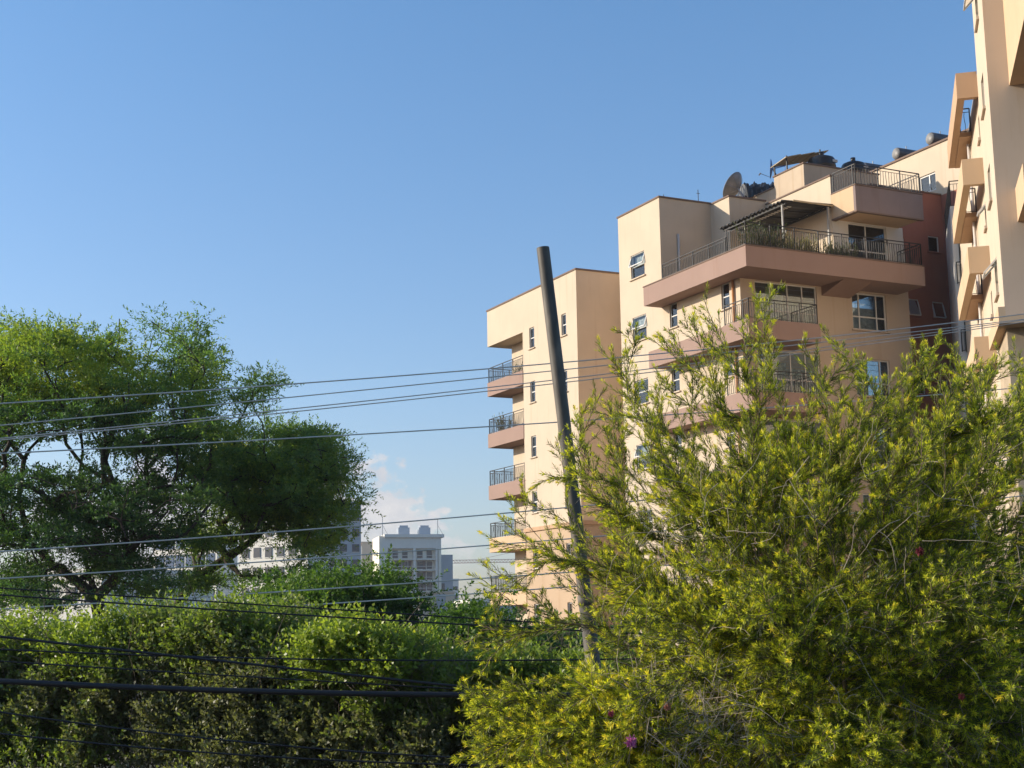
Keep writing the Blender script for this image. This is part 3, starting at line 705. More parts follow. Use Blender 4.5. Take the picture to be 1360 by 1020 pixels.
for k in range(4):
    zt = 20.42 - 3.12 * k; zb = zt - .92
    m = MB(); m.box(3.2, uF - .002, 50.0, 50.25, zb, zt); m.box(3.2, 3.45, 50.25, 58.1, zb, zt)
    bo = m.build('balcony', 'peach2' if k else 'peach', bC)
    m = MB(); m.box(3.45, uF - .002, 54.2, 58.1, zb - .02, zb + .16); m.build('floor_slab', 'peach', bo)
    m = MB(); railing(m, [(3.5, 54.3), (uF - .03, 54.3)], zb + .16, zb + 1.1, gap=.13, seed=40 + k); m.build('railing', 'iron', bo)
m = MB(); m.tube([(uF - .1, 54.9, .2), (uF - .1, 54.9, 19.4)], .06); m.build('downpipe', 'pipe_w', bC, True)
# rear wing with railed openings
hw = [(3.85, 5.2, 18.9 - 3.12 * k - 2.35, 18.9 - 3.12 * k) for k in range(4)]
w = MB(); wall(w, 'v', 66.2, -1, 3.6, 8, 0, 20.2, hw, reveal=.9); w.quad((3.6, 66.2, 0), (3.6, 66.2, 20.2), (3.6, 72, 20.2), (3.6, 72, 0)); w.quad((3.6, 66.2, 20.2), (8, 66.2, 20.2), (8, 72, 20.2), (3.6, 72, 20.2))
wg = w.build('rear_wing', 'white', bC)
for h in hw:
    window(bC, 'v', 66.2, -1, *h, cols=(0, .5, 1), reveal=.85, sill=False, grille=True, name='balcony_door', curtain=[(0, .5, 0, 1)])
    m = MB(); railing(m, [(3.7, 66.1), (5.2, 66.1)], h[2], h[2] + 1.0, gap=.12, wav=False, seed=3); m.build('railing', 'iron', wg)
m = MB(); railing(m, [(3.64, 72), (3.64, 66.3), (6, 66.3)], 20.2, 21.4, gap=.15, seed=8); m.build('railing', 'iron', wg)
# projecting bays on the front
m = MB(); m.box(4.53, 12, 39.5, vC - .002, 18.28, zC); by = m.build('bay', 'peach2', bC)
m = MB(); m.box(4.95, 6.5, 42.0, 45.2, 18.2, 18.279); m.build('soffit_panel', 'brown', by)
m = MB(); m.box(4.47, 12, 43.2, vC - .002, 13.83, 14.9); m.build('bay', 'peach2', bC)
m = MB(); m.box(3.36, 12, 41.6, vC - .002, 9.82, 10.05); m.box(3.36, 3.55, 41.6, vC - .002, 10.05, 10.3); m.build('canopy', 'peach2', bC)
m = MB(); m.box(3.62, 12, 42.4, vC - .004, 0, 9.818); m.build('lower_bay', 'stone', bC)

# ------------------------------------------------------------------ far buildings
def far_block(name, label, x0, x1, ytop, Y, yaw, depth, mat, mat_side=None, cat='building'):
    """a far block whose front spans picture columns x0..x1 at distance Y"""
    p, q = at(x0, ytop, Y), at(x1, ytop, Y); OFF[:] = [0, 0]
    o = empty(name, (p[0], p[1], 0), label, cat, rad(yaw))
    Wd = (q[0] - p[0]) / max(.3, math.cos(rad(yaw))); H = p[2]
    m = MB(); m.box(0, Wd, 0, depth, 0, H); m.build('wall', mat, o)
    m = MB(); m.box(-.2, Wd + .2, -.2, depth + .2, H + .002, H + .35); m.build('roof_edge', mat_side or mat, o)
    return o, Wd, H
def far_windows(o, xs, zs, w, h, y=-.12, mat='farglass', name='window', dx=True):
    src = None
    for z in zs:
        for x in xs:
            if src is None:
                m = MB(); m.box(-w / 2, w / 2, 0, .1, -h / 2, h / 2); src = m.build(name, mat, o); c = src
                f = MB(); f.box(-w / 2 - .12, w / 2 + .12, .02, .11, -h / 2 - .12, -h / 2 - .003); f.build('sill', 'farwhite', src)
            else:
                c = src.copy(); COL.objects.link(c)
                for ch in src.children:
                    e = ch.copy(); COL.objects.link(e); e.parent = c
            c.location = (x, y, z) if dx else (y, x, z)
# the pale grey block with a framed balcony grid
Yg = 400
p, q = at(515, 712, Yg), at(585, 712, Yg); yaw = 13
OFF[:] = [0, 0]
gb = empty('apartment_block', (p[0], p[1], 0), 'distant pale grey block with a framed grid of balconies and two silver roof tanks', 'building', rad(yaw))
Wd, H = (q[0] - p[0]) / math.cos(rad(yaw)), p[2]
m = MB(); m.box(0, Wd, 1.6, 14, 0, H - .4); m.box(-2.4, -1.602, 0, 14, 0, H); m.box(Wd - .8, Wd, 0, 1.6, 0, H - .4)
m.build('wall', 'farshade', gb)
m = MB(); m.box(-1.6, 0, 0, 14, 0, H); m.build('side_wall', 'farwhite', gb)
m = MB(); m.box(-1.0, Wd + .8, -.6, 14, H - .398, H + .5); m.box(-.0, Wd, -.001, 1.6, H - 3.4, H - .4); m.build('roof_edge', 'farwhite', gb)
m = MB(); m.box(Wd / 2 - .35, Wd / 2 + .35, -.2, 1.6, 0, H - 3.4); m.box(.6, 1.2, -.1, 1.6, 0, H - 3.4); m.box(Wd - 1.6, Wd - 1.0, -.1, 1.6, 0, H - 3.4); m.build('pier', 'farwhite', gb)
for k in range(8):
    z = H - 3.6 - 3.0 * (k + 1)
    m = MB(); m.box(.9, Wd - 1.3, -.35, 1.6, z, z + .3); sl_ = m.build('floor_slab', 'farwhite', gb)
    m = MB(); m.box(1.3, Wd - 1.7, -.3, -.25, z + 1.15, z + 1.25); m.build('handrail', 'farwhite', sl_)
far_windows(gb, [2.3, 5.0, 9.2, 11.9], [H - 5.0 - 3.0 * k for k in range(8)], 1.5, 2.1, y=1.45)
far_windows(gb, [3.6, 6.4, 10.4], [H - 5.0 - 3.0 * k for k in range(1, 8)], .9, 2.4, y=1.44, mat='farbrown', name='screen')
m = MB()
for a in (3.4, 9.3): m.box(a, a + 3.0, 3, 7, H + .5, H + 3.0); m.box(a + .3, a + 2.7, 3.3, 6.7, H + 3.0, H + 3.5)
for i, a in enumerate((3.4, 9.3)):
    m = MB(); m.box(a, a + 3.2, 3, 7, H + .5, H + 2.6); m.box(a + .4, a + 2.8, 3.4, 6.6, H + 2.6, H + 3.2); m.build('roof_tank', 'skylight', gb)
for a in (-1.2, Wd - .6):
    m = MB(); m.tube([(a, 2, H), (a, 2, H + 5)], .1, 6); m.tube([(a, 2, H + 3.2), (a + 1.8, 2, H)], .05, 5); m.build('antenna', 'steel', gb)
m = MB(); m.box(Wd + .002, Wd + 4.0, 4, 12, 0, H - 5.0); m.build('wing', 'farblue', gb)
m = MB(); m.box(Wd + .6, Wd + 1.6, 3.8, 3.99, 4, H - 13); m.build('stair_window', 'farglass', gb)
o, Wd, H = far_block('apartment_block', 'plain beige block beside the left of the pale grey block', 480, 512, 721, 430, 6, 16, 'farbeige')
o, Wd, H = far_block('office_block', 'slim white block with small windows far behind, right of the pale grey block', 598, 609, 770, 520, 4, 12, 'farwhite', 'farwhite')
far_windows(o, [Wd * .3, Wd * .7], [H - 3 - 3.2 * k for k in range(6)], 1.0, 1.3)
o, Wd, H = far_block('low_house', 'low beige house below the pale grey block with a pale blue panel', 556, 603, 788, 330, 4, 12, 'farbeige')
m = MB(); m.box(Wd * .5, Wd * .76, -.15, -.002, 0, H - .3); m.build('panel', 'farblue', o)
m = MB(); m.tube([(Wd * .32, -.15, 0), (Wd * .32, -.15, H)], .15, 6); m.build('downpipe', 'farbrown', o)
o, Wd, H = far_block('shed', 'dark slate-coloured shed right of the low beige house', 603, 626, 804, 260, 3, 10, 'fardark')
# white house with railed verandah near the corner block
o, Wd, H = far_block('villa', 'white house with a railed verandah seen beside the corner block foot', 626, 694, 800, 150, 10, 12, 'farwhite')
m = MB(); m.box(1.2, Wd - .3, -.05, -.002, 2.2, 4.2); m.build('verandah_opening', 'farblue', o)
m = MB(); railing(m, [(1.2, -.4), (Wd - .2, -.4)], 1.4, 2.4, gap=.22, wav=False); m.build('railing', 'iron', o)
# the buildings behind the big trees
o, Wd, H = far_block('tower_block', 'tall grey-blue tower edge showing right of the big trees', 380, 477, 668, 300, 14, 20, 'farblue')
far_windows(o, list(np.arange(1.6, Wd - 1, 2.6)), [H - 3 - 3.2 * k for k in range(8)], 1.5, 1.6)
o, Wd, H = far_block('apartment_block', 'wide cream-white apartment building behind the leaning tree limbs', 318, 418, 690, 220, -32, 5, 'farwhite')
far_windows(o, list(np.arange(1.4, Wd - 1, 2.3)), [H - 2.2 - 3.0 * k for k in range(6)], 1.3, 1.5)
o, Wd, H = far_block('office_block', 'blue-glazed office block behind the trunk of the big tree', 205, 300, 705, 240, -30, 5, 'farwhite')
far_windows(o, list(np.arange(1.4, Wd - 1, 2.2)), [H - 2.2 - 3.0 * k for k in range(6)], 1.7, 2.0, mat=plain('blue_glazing', (0.05, 0.10, 0.19), 0.1))
o, Wd, H = far_block('villa', 'white house glimpsed under the left tree', 10, 160, 765, 130, -30, 14, 'farwhite')
far_windows(o, list(np.arange(1.2, Wd - .8, 2.3)), [H - 1.9, H - 5.0], 1.1, 1.4)
# tower crane far off
Yc = 900; p, q = at(596, 748, Yc), at(690, 748, Yc)
OFF[:] = [0, 0]
cr = empty('tower_crane', (q[0], q[1], 0), 'faint red jib of a tower crane on the skyline', 'crane')
m = MB(); L = q[0] - p[0]
for dz, dy in ((0, -.6), (0, .6), (1.8, 0)): m.bar((-L, dy, p[2] + dz), (12, dy, p[2] + dz), .35)
for k in range(int(L / 2)):
    x = -L + 2 * k; m.bar((x, -.6, p[2]), (x + 1, 0, p[2] + 1.8), .2); m.bar((x + 1, 0, p[2] + 1.8), (x + 2, .6, p[2]), .2)
m.build('jib', 'crane', cr)
m = MB(); m.box(-.9, .9, -.9, .9, 0, p[2] + 7); m.build('mast', 'crane', cr)
m = MB(); m.bar((0, 0, p[2] + 7), (-L * .6, 0, p[2] + 1.8), .2); m.bar((0, 0, p[2] + 7), (10, 0, p[2] + 1.8), .2); m.build('tie_rod', 'crane', cr)

# ------------------------------------------------------------------ leaning pipe pole
OFF[:] = [0, 0]
pt, pb = at(721, 329, 10.2), at(790, 900, 10.2); dr = (pt - pb) / (pt[2] - pb[2]); p0 = pb - dr * pb[2]
po = empty('pole', tuple(p0), 'black steel pipe pole leaning left, standing in front of the cream corner block', 'pole')
m = MB(); j = 1.95 - 0; H = pt[2]; zj = at(775, 795, 10.2)[2]
q = lambda z: (pt - dr * (H - z)) - p0
m.tube([q(zj), q(H - .004), q(H)], [.0485, .047, .046], 32, cap=False); m.tube([q(H), q(H - .25)], [.040, .040], 32, cap=False)
tp_ = m.build('upper_tube', 'pole', po, True)
m = MB(); m.tube([q(0), q(zj)], [.055, .0515], 32); m.build('lower_tube', 'pole', po, True)
m = MB(); m.tube([q(zj - .05), q(zj - .048), q(zj + .02), q(zj + .022)], [.052, .0545, .0545, .05], 32); m.build('collar', 'pole', po, True)

# ------------------------------------------------------------------ overhead lines
def wire(px, Y0, Y1, r, label, mat='wire', cat='power line', name='power_line', ext=(-.25, 1.25), group=None):
    A, B = at(0, 800, Y0), at(1360, 800, Y1); ax, ay, bx_, by_ = A[0], A[1], B[0] - A[0], B[1] - A[1]
    T, Z = [], []
    for x, y in px:
        d = ray(x, y); det = d[0] * by_ - d[1] * bx_
        k = (ax * by_ - ay * bx_) / det; t = (k * d[0] - ax) / bx_
        T.append(t); Z.append(EYE + k * d[2])
    co = np.polyfit(T, Z, 2 if len(T) > 2 else 1); co[0] = max(co[0], 0) if len(T) > 2 else co[0]
    if len(T) > 2:
        r1 = np.polyfit(T, np.array(Z) - co[0] * np.array(T)**2, 1); co = [co[0], r1[0], r1[1]]
    ts = np.linspace(ext[0], ext[1], 60); pts = [(ax + bx_ * t, ay + by_ * t, np.polyval(co, t)) for t in ts]
    m = MB(); m.tube(pts, r, 6); o = m.build(name, mat, None, True)
    return tag(o, label, cat, group)
GU = 'bare overhead conductors'
wire([(0, 536), (170, 526), (340, 513), (500, 501), (680, 487), (830, 474), (897, 467), (1075, 452), (1240, 431), (1360, 417)], 18, 27, .010, 'topmost of the bare overhead wires crossing the whole view', group=GU)
wire([(0, 564), (170, 550), (340, 533), (510, 515), (680, 498), (767, 488), (830, 481), (1020, 465), (1205, 441), (1360, 424)], 18, 27, .0085, 'second bare overhead wire from the top, above the close twin wires', group=GU)
wire([(0, 581), (340, 550), (510, 530), (680, 511), (730, 506), (812, 495), (1020, 471), (1205, 445), (1360, 426)], 18.3, 27.3, .0085, 'upper of the two close twin wires under the second overhead wire', group=GU)
wire([(0, 584), (340, 552.5), (510, 534), (680, 516.5), (740, 509.5), (812, 500), (1020, 476), (1205, 448), (1360, 428.5)], 18.5, 27.5, .0085, 'lower of the two close twin wires under the second overhead wire', group=GU)
wire([(0, 602), (340, 584.5), (510, 575), (680, 566), (740, 561), (787, 557.5), (1110, 533.5), (1280, 521), (1360, 515)], 18, 27, .010, 'lone overhead wire below the twin wires, crossing the upper tree crowns', group=GU)
wire([(0, 732), (170, 722), (340, 708.5), (500, 696), (660, 682), (800, 670)], 18, 24, .010, 'overhead wire crossing the small white cloud above the far pale grey block', group=GU)
wire([(0, 768), (170, 759), (340, 746.5), (500, 735), (647, 724.5), (800, 712)], 18, 24, .010, 'overhead wire just beneath the one across the cloud', group=GU)
wire([(0, 809), (170, 799), (320, 789), (480, 779), (642, 768), (800, 757)], 18, 24, .010, 'second lowest bare overhead wire, crossing the bright leafy tree', group=GU)
wire([(0, 829), (142, 820), (282, 812.5), (340, 808), (500, 797), (657, 787), (800, 776)], 18, 24, .010, 'lowest bare overhead wire skimming the hedge top at the left', group=GU)
GD = 'black cables hanging before the hedge'
wire([(0, 782), (150, 790), (340, 801), (410, 808), (515, 814.5), (622, 821)], 11.6, 12.4, .0065, 'topmost thin black cable sloping down over the tree trunks', 'cable', 'cable', 'cable', group=GD)
wire([(0, 790), (150, 801), (340, 812.5), (480, 822), (657, 831.5), (778, 838)], 11.5, 12.3, .0075, 'second black cable from the top, passing behind the pole foot', 'cable', 'cable', 'cable', group=GD)
wire([(0, 846), (140, 859), (225, 872), (340, 883), (475, 897), (595, 910)], 11.2, 12.0, .0115, 'thick black cable sloping down steeply across the hedge top', 'cable', 'cable', 'cable', group=GD)
wire([(0, 862.5), (140, 868.5), (330, 873), (495, 877), (625, 878), (735, 876)], 11.3, 12.1, .0075, 'nearly level thin black cable crossing the bright hedge shrub', 'cable', 'cable', 'cable', group=GD)
wire([(0, 878), (200, 891), (330, 899), (495, 908), (595, 914.5)], 11.3, 12.0, .0065, 'thin black cable just above the fat cable bundle', 'cable', 'cable', 'cable', group=GD)
wire([(0, 905.5), (140, 910), (225, 915), (340, 917), (495, 922.5), (600, 924), (690, 922)], 11.0, 11.8, .024, 'fattest black cable bundle hanging across the middle of the hedge', 'cable', 'cable', 'cable', group=GD)
wire([(0, 948), (50, 952), (140, 962), (240, 977), (340, 989), (495, 1000), (620, 1006)], 11.0, 11.8, .0075, 'upper thin cable low on the hedge below the bundle', 'cable', 'cable', 'cable', group=GD)
wire([(0, 974), (140, 989), (275, 1000), (340, 1003), (495, 1012), (620, 1016)], 11.0, 11.8, .0075, 'lowest thin cable near the bottom of the hedge', 'cable', 'cable', 'cable', group=GD)

# ------------------------------------------------------------------ foliage generators
def sprig_leaves(base, d, ln, nl, L, Wd, a0, a1, rng, droop=0.0, t0=None, tg=0.3, jit=.25, s0=.05, radial_n=False):
    """leaves set spirally round straight shoots; returns arrays for leaves()"""
    N = len(base); d = unit(d)
    up = np.where(np.abs(d[:, 2:3]) < .9, np.array([[0, 0, 1.0]]), np.array([[1.0, 0, 0]]))
    e1 = unit(np.cross(d, up)); e2 = np.cross(d, e1)
    i = np.arange(nl); s = s0 + (1 - s0) * (i[None] + rng.uniform(0, 1, (N, nl))) / nl
    ph = i[None] * 2.399 + rng.uniform(0, 6.28, (N, 1)) + rng.normal(0, jit, (N, nl))
    an = a0 + (a1 - a0) * s + rng.normal(0, jit * .5, (N, nl))
    ra = np.cos(ph)[..., None] * e1[:, None] + np.sin(ph)[..., None] * e2[:, None]
    pos = base[:, None] + d[:, None] * (ln[:, None] * s)[..., None]
    pos[..., 2] -= droop * ln[:, None] * s**2
    ld = np.cos(an)[..., None] * d[:, None] + np.sin(an)[..., None] * ra
    nr = d[:, None] * np.sin(an)[..., None] - ra * np.cos(an)[..., None] + rng.normal(0, .25, ra.shape)
    LL = L * rng.uniform(.7, 1.2, (N, nl)); WW = Wd * rng.uniform(.75, 1.2, (N, nl))
    t = (t0[:, None] if t0 is not None else .5) + tg * (s - .5) + rng.normal(0, .06, (N, nl))
    return [pos.reshape(-1, 3), ld.reshape(-1, 3), nr.reshape(-1, 3), LL.ravel(), WW.ravel(), np.clip(t.ravel(), 0, 1)]
def cat_leaves(sets): return [np.concatenate([s[k] for s in sets]) for k in range(6)]
def vnoise(P, sc_, seed):
    """cheap smooth 3D noise from a few random waves, about -1..1"""
    rg = np.random.default_rng(seed); a = np.zeros(len(P))
    for k in range(7):
        w = rg.normal(0, 1, 3) * sc_ * (1 + .35 * k); a += np.sin(P @ w + rg.uniform(0, 6.28)) / (1 + .25 * k)
    return a / 2.6

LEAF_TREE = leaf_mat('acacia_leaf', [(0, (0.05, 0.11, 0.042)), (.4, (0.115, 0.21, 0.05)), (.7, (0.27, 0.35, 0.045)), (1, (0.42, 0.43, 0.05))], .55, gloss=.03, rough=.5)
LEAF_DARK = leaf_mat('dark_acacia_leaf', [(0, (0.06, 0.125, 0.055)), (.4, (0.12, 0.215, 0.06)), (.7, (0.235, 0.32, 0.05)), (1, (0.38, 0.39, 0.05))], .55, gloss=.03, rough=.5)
LEAF_MID = leaf_mat('bright_tree_leaf', [(0, (0.03, 0.065, 0.016)), (.5, (0.09, 0.17, 0.03)), (1, (0.22, 0.29, 0.045))], .5, gloss=.03, rough=.5)
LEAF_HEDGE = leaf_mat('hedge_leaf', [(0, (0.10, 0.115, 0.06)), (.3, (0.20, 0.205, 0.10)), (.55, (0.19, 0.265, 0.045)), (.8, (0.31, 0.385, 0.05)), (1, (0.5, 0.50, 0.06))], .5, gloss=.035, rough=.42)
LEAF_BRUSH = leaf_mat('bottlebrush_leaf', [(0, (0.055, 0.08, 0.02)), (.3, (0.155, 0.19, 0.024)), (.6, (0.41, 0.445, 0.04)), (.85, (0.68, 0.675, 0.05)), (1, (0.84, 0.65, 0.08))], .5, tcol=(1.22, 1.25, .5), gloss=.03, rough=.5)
LEAF_POT = leaf_mat('terrace_plant_leaf', [(0, (0.03, 0.05, 0.015)), (.5, (0.09, 0.12, 0.03)), (1, (0.32, 0.28, 0.12))], .35)

# ------------------------------------------------------------------ the big trees on the left
def tree(name, label, Y, chains, blobs, ntip, gaps, mat, seed, depth=3.0, leafL=.09, leafW=.034, nspr=7, nl=12, t_mean=.35, t_amp=.35, light=(), r0=.012, rmax=.26, spr_len=.5, flat=.36, cat='tree', group=None, zmin=None, bark='bark', tg=.2, gap=-.56):
    rng = np.random.default_rng(seed); base = at(chains[0][0][0][0], 855, Y); base[2] = 0
    ch = []
    for pts, par in chains:
        ch.append(([at(x, y, Y + dy) if z is None else np.array([at(x, 855, Y)[0], Y + dy, z]) for x, y, dy, z in [(*p, None) if len(p) == 3 else p for p in pts]], par))
    sk = Skel(ch, rng); n0 = sk.n
    T = []
    for x, y, b in in_blobs(ntip, blobs, rng, gaps):
        dd = depth * (b[5] if len(b) > 5 else 1)
        e = 1 - .5 * (((x - b[0]) / b[2])**2 + ((y - b[1]) / b[3])**2)
        p = at(x, y, Y + rng.uniform(-1, 1) * dd * max(.3, e)); T.append(p)
    T = np.array(T); o0 = ch[0][0][-1]
    for t in T[np.argsort(np.linalg.norm(T - o0, axis=1))]: sk.reach(t, .22, .035, .18, .55)
    r = sk.radii(r0, 2.35, rmax)
    o = empty(name, tuple(base), label, cat, 0, group)
    off = base
    sk.mesh('trunk', bark, o, r, off, 7, lambda q: q > r0 * 1.9)
    cr = sk.mesh('crown', bark, o, r, off, 4, lambda q: q <= r0 * 1.9)
    tips = sk.P[np.array(sk.tips)]; D = sk.D[np.array(sk.tips)]
    # also leaf the last twigs behind each tip
    k1 = sk.par[np.array(sk.tips)]; k2 = np.where(k1 >= 0, sk.par[k1], k1)
    extra = sk.P[np.maximum(k2, n0)]
    C = np.concatenate([tips, tips, extra]); CD = np.concatenate([D, D, D])
    g = vnoise(C, 1.1, seed + 5) > gap; C, CD = C[g], CD[g]        # bare gaps between the leaf pads
    B = np.repeat(C, nspr, 0) + rng.normal(0, 1, (len(C) * nspr, 3)) * np.array([.20, .20, .20 * flat])
    dd = np.repeat(CD, nspr, 0) * .5 + rng.normal(0, 1, (len(B), 3)) * np.array([1, 1, flat]); dd[:, 2] += .12
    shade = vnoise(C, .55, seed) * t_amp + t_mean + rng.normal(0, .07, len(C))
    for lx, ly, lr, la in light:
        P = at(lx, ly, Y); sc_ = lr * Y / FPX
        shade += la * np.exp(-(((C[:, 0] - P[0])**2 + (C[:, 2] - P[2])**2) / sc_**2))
    S = sprig_leaves(B, dd, rng.uniform(.6, 1.2, len(B)) * spr_len, nl, leafL, leafW, 1.1, .7, rng, .15, np.repeat(shade, nspr), tg, .3)
    S[0] = S[0] - off
    f = leaves('foliage', *S[:2], S[2] + np.array([0, 0, .8]), *S[3:], mat, cr)
    return o
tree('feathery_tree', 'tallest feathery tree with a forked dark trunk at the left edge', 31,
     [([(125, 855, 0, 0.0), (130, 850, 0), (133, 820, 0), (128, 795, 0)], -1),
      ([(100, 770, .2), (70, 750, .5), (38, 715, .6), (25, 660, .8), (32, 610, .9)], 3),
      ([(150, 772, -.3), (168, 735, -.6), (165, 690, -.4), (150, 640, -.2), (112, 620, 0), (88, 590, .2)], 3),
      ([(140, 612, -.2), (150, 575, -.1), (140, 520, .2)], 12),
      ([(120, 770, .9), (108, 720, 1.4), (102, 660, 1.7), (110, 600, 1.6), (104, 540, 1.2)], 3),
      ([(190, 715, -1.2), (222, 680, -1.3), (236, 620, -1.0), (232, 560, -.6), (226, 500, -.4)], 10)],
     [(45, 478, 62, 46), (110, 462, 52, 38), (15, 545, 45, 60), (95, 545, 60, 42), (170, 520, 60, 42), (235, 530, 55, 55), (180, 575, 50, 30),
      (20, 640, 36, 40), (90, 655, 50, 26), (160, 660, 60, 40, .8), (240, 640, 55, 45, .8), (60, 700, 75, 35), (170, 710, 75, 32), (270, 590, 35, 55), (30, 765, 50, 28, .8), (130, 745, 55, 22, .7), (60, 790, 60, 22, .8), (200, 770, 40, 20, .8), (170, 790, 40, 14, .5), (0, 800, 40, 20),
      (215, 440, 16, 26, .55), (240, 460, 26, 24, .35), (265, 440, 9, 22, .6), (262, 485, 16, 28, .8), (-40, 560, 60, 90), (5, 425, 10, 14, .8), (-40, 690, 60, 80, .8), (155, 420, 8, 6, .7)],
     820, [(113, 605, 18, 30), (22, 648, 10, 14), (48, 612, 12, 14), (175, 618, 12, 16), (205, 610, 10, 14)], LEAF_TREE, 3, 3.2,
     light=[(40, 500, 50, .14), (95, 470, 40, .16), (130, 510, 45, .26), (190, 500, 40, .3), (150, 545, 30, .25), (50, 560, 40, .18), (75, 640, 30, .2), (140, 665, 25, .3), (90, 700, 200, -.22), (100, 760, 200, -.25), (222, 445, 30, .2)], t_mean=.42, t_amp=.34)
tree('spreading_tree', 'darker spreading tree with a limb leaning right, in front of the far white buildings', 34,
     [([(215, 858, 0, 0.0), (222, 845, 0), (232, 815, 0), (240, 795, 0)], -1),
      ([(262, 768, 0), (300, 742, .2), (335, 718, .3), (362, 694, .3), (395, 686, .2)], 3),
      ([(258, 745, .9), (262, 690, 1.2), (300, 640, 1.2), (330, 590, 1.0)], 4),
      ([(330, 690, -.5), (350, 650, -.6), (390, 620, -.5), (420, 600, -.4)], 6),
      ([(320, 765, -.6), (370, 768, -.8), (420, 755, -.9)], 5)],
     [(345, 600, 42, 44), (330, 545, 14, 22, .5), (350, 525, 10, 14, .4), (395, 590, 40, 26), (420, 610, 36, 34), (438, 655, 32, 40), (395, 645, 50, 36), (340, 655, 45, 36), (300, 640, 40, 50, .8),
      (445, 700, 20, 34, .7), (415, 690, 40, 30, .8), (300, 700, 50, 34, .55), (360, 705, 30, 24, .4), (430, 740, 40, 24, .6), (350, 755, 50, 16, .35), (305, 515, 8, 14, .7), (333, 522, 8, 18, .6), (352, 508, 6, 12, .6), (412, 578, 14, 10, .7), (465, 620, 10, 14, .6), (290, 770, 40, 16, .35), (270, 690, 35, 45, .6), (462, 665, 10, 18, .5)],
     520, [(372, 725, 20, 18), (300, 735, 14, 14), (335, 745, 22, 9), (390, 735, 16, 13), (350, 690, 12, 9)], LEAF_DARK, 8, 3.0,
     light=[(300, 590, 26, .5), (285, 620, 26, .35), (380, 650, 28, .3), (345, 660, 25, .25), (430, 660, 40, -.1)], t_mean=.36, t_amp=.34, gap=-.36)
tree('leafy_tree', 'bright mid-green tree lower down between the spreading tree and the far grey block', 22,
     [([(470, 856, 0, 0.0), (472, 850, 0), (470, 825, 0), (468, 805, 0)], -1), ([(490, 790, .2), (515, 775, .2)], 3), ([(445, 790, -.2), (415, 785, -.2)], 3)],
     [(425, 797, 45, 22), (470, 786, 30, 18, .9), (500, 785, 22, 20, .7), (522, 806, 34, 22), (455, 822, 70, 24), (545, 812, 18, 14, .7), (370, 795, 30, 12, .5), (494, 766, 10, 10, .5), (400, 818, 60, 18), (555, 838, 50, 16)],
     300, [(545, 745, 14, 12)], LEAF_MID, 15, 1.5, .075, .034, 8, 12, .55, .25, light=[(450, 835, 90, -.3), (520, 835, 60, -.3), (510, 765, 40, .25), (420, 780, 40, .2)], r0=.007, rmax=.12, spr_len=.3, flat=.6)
tree('small_tree', 'small dark bushy tree at the foot of the white verandah house', 19,
     [([(640, 858, 0, 0.0), (640, 855, 0), (640, 845, 0)], -1)],
     [(632, 846, 26, 26), (655, 865, 40, 24), (600, 868, 40, 18), (620, 885, 60, 22), (625, 830, 12, 14)],
     190, [], LEAF_MID, 19, 1.0, .055, .03, 8, 10, .3, .2, r0=.006, rmax=.07, spr_len=.22, flat=.8)
tree('small_tree', 'dark round shrub tree right at the base of the cream corner block', 24,
     [([(735, 858, 0, 0.0), (735, 856, 0), (735, 852, 0)], -1)],
     [(722, 872, 34, 20), (750, 862, 34, 16), (700, 885, 60, 22), (780, 885, 40, 20), (830, 880, 60, 24)],
     200, [], LEAF_DARK, 23, 1.2, .08, .045, 7, 9, .35, .2, r0=.007, rmax=.08, spr_len=.25, flat=.9)

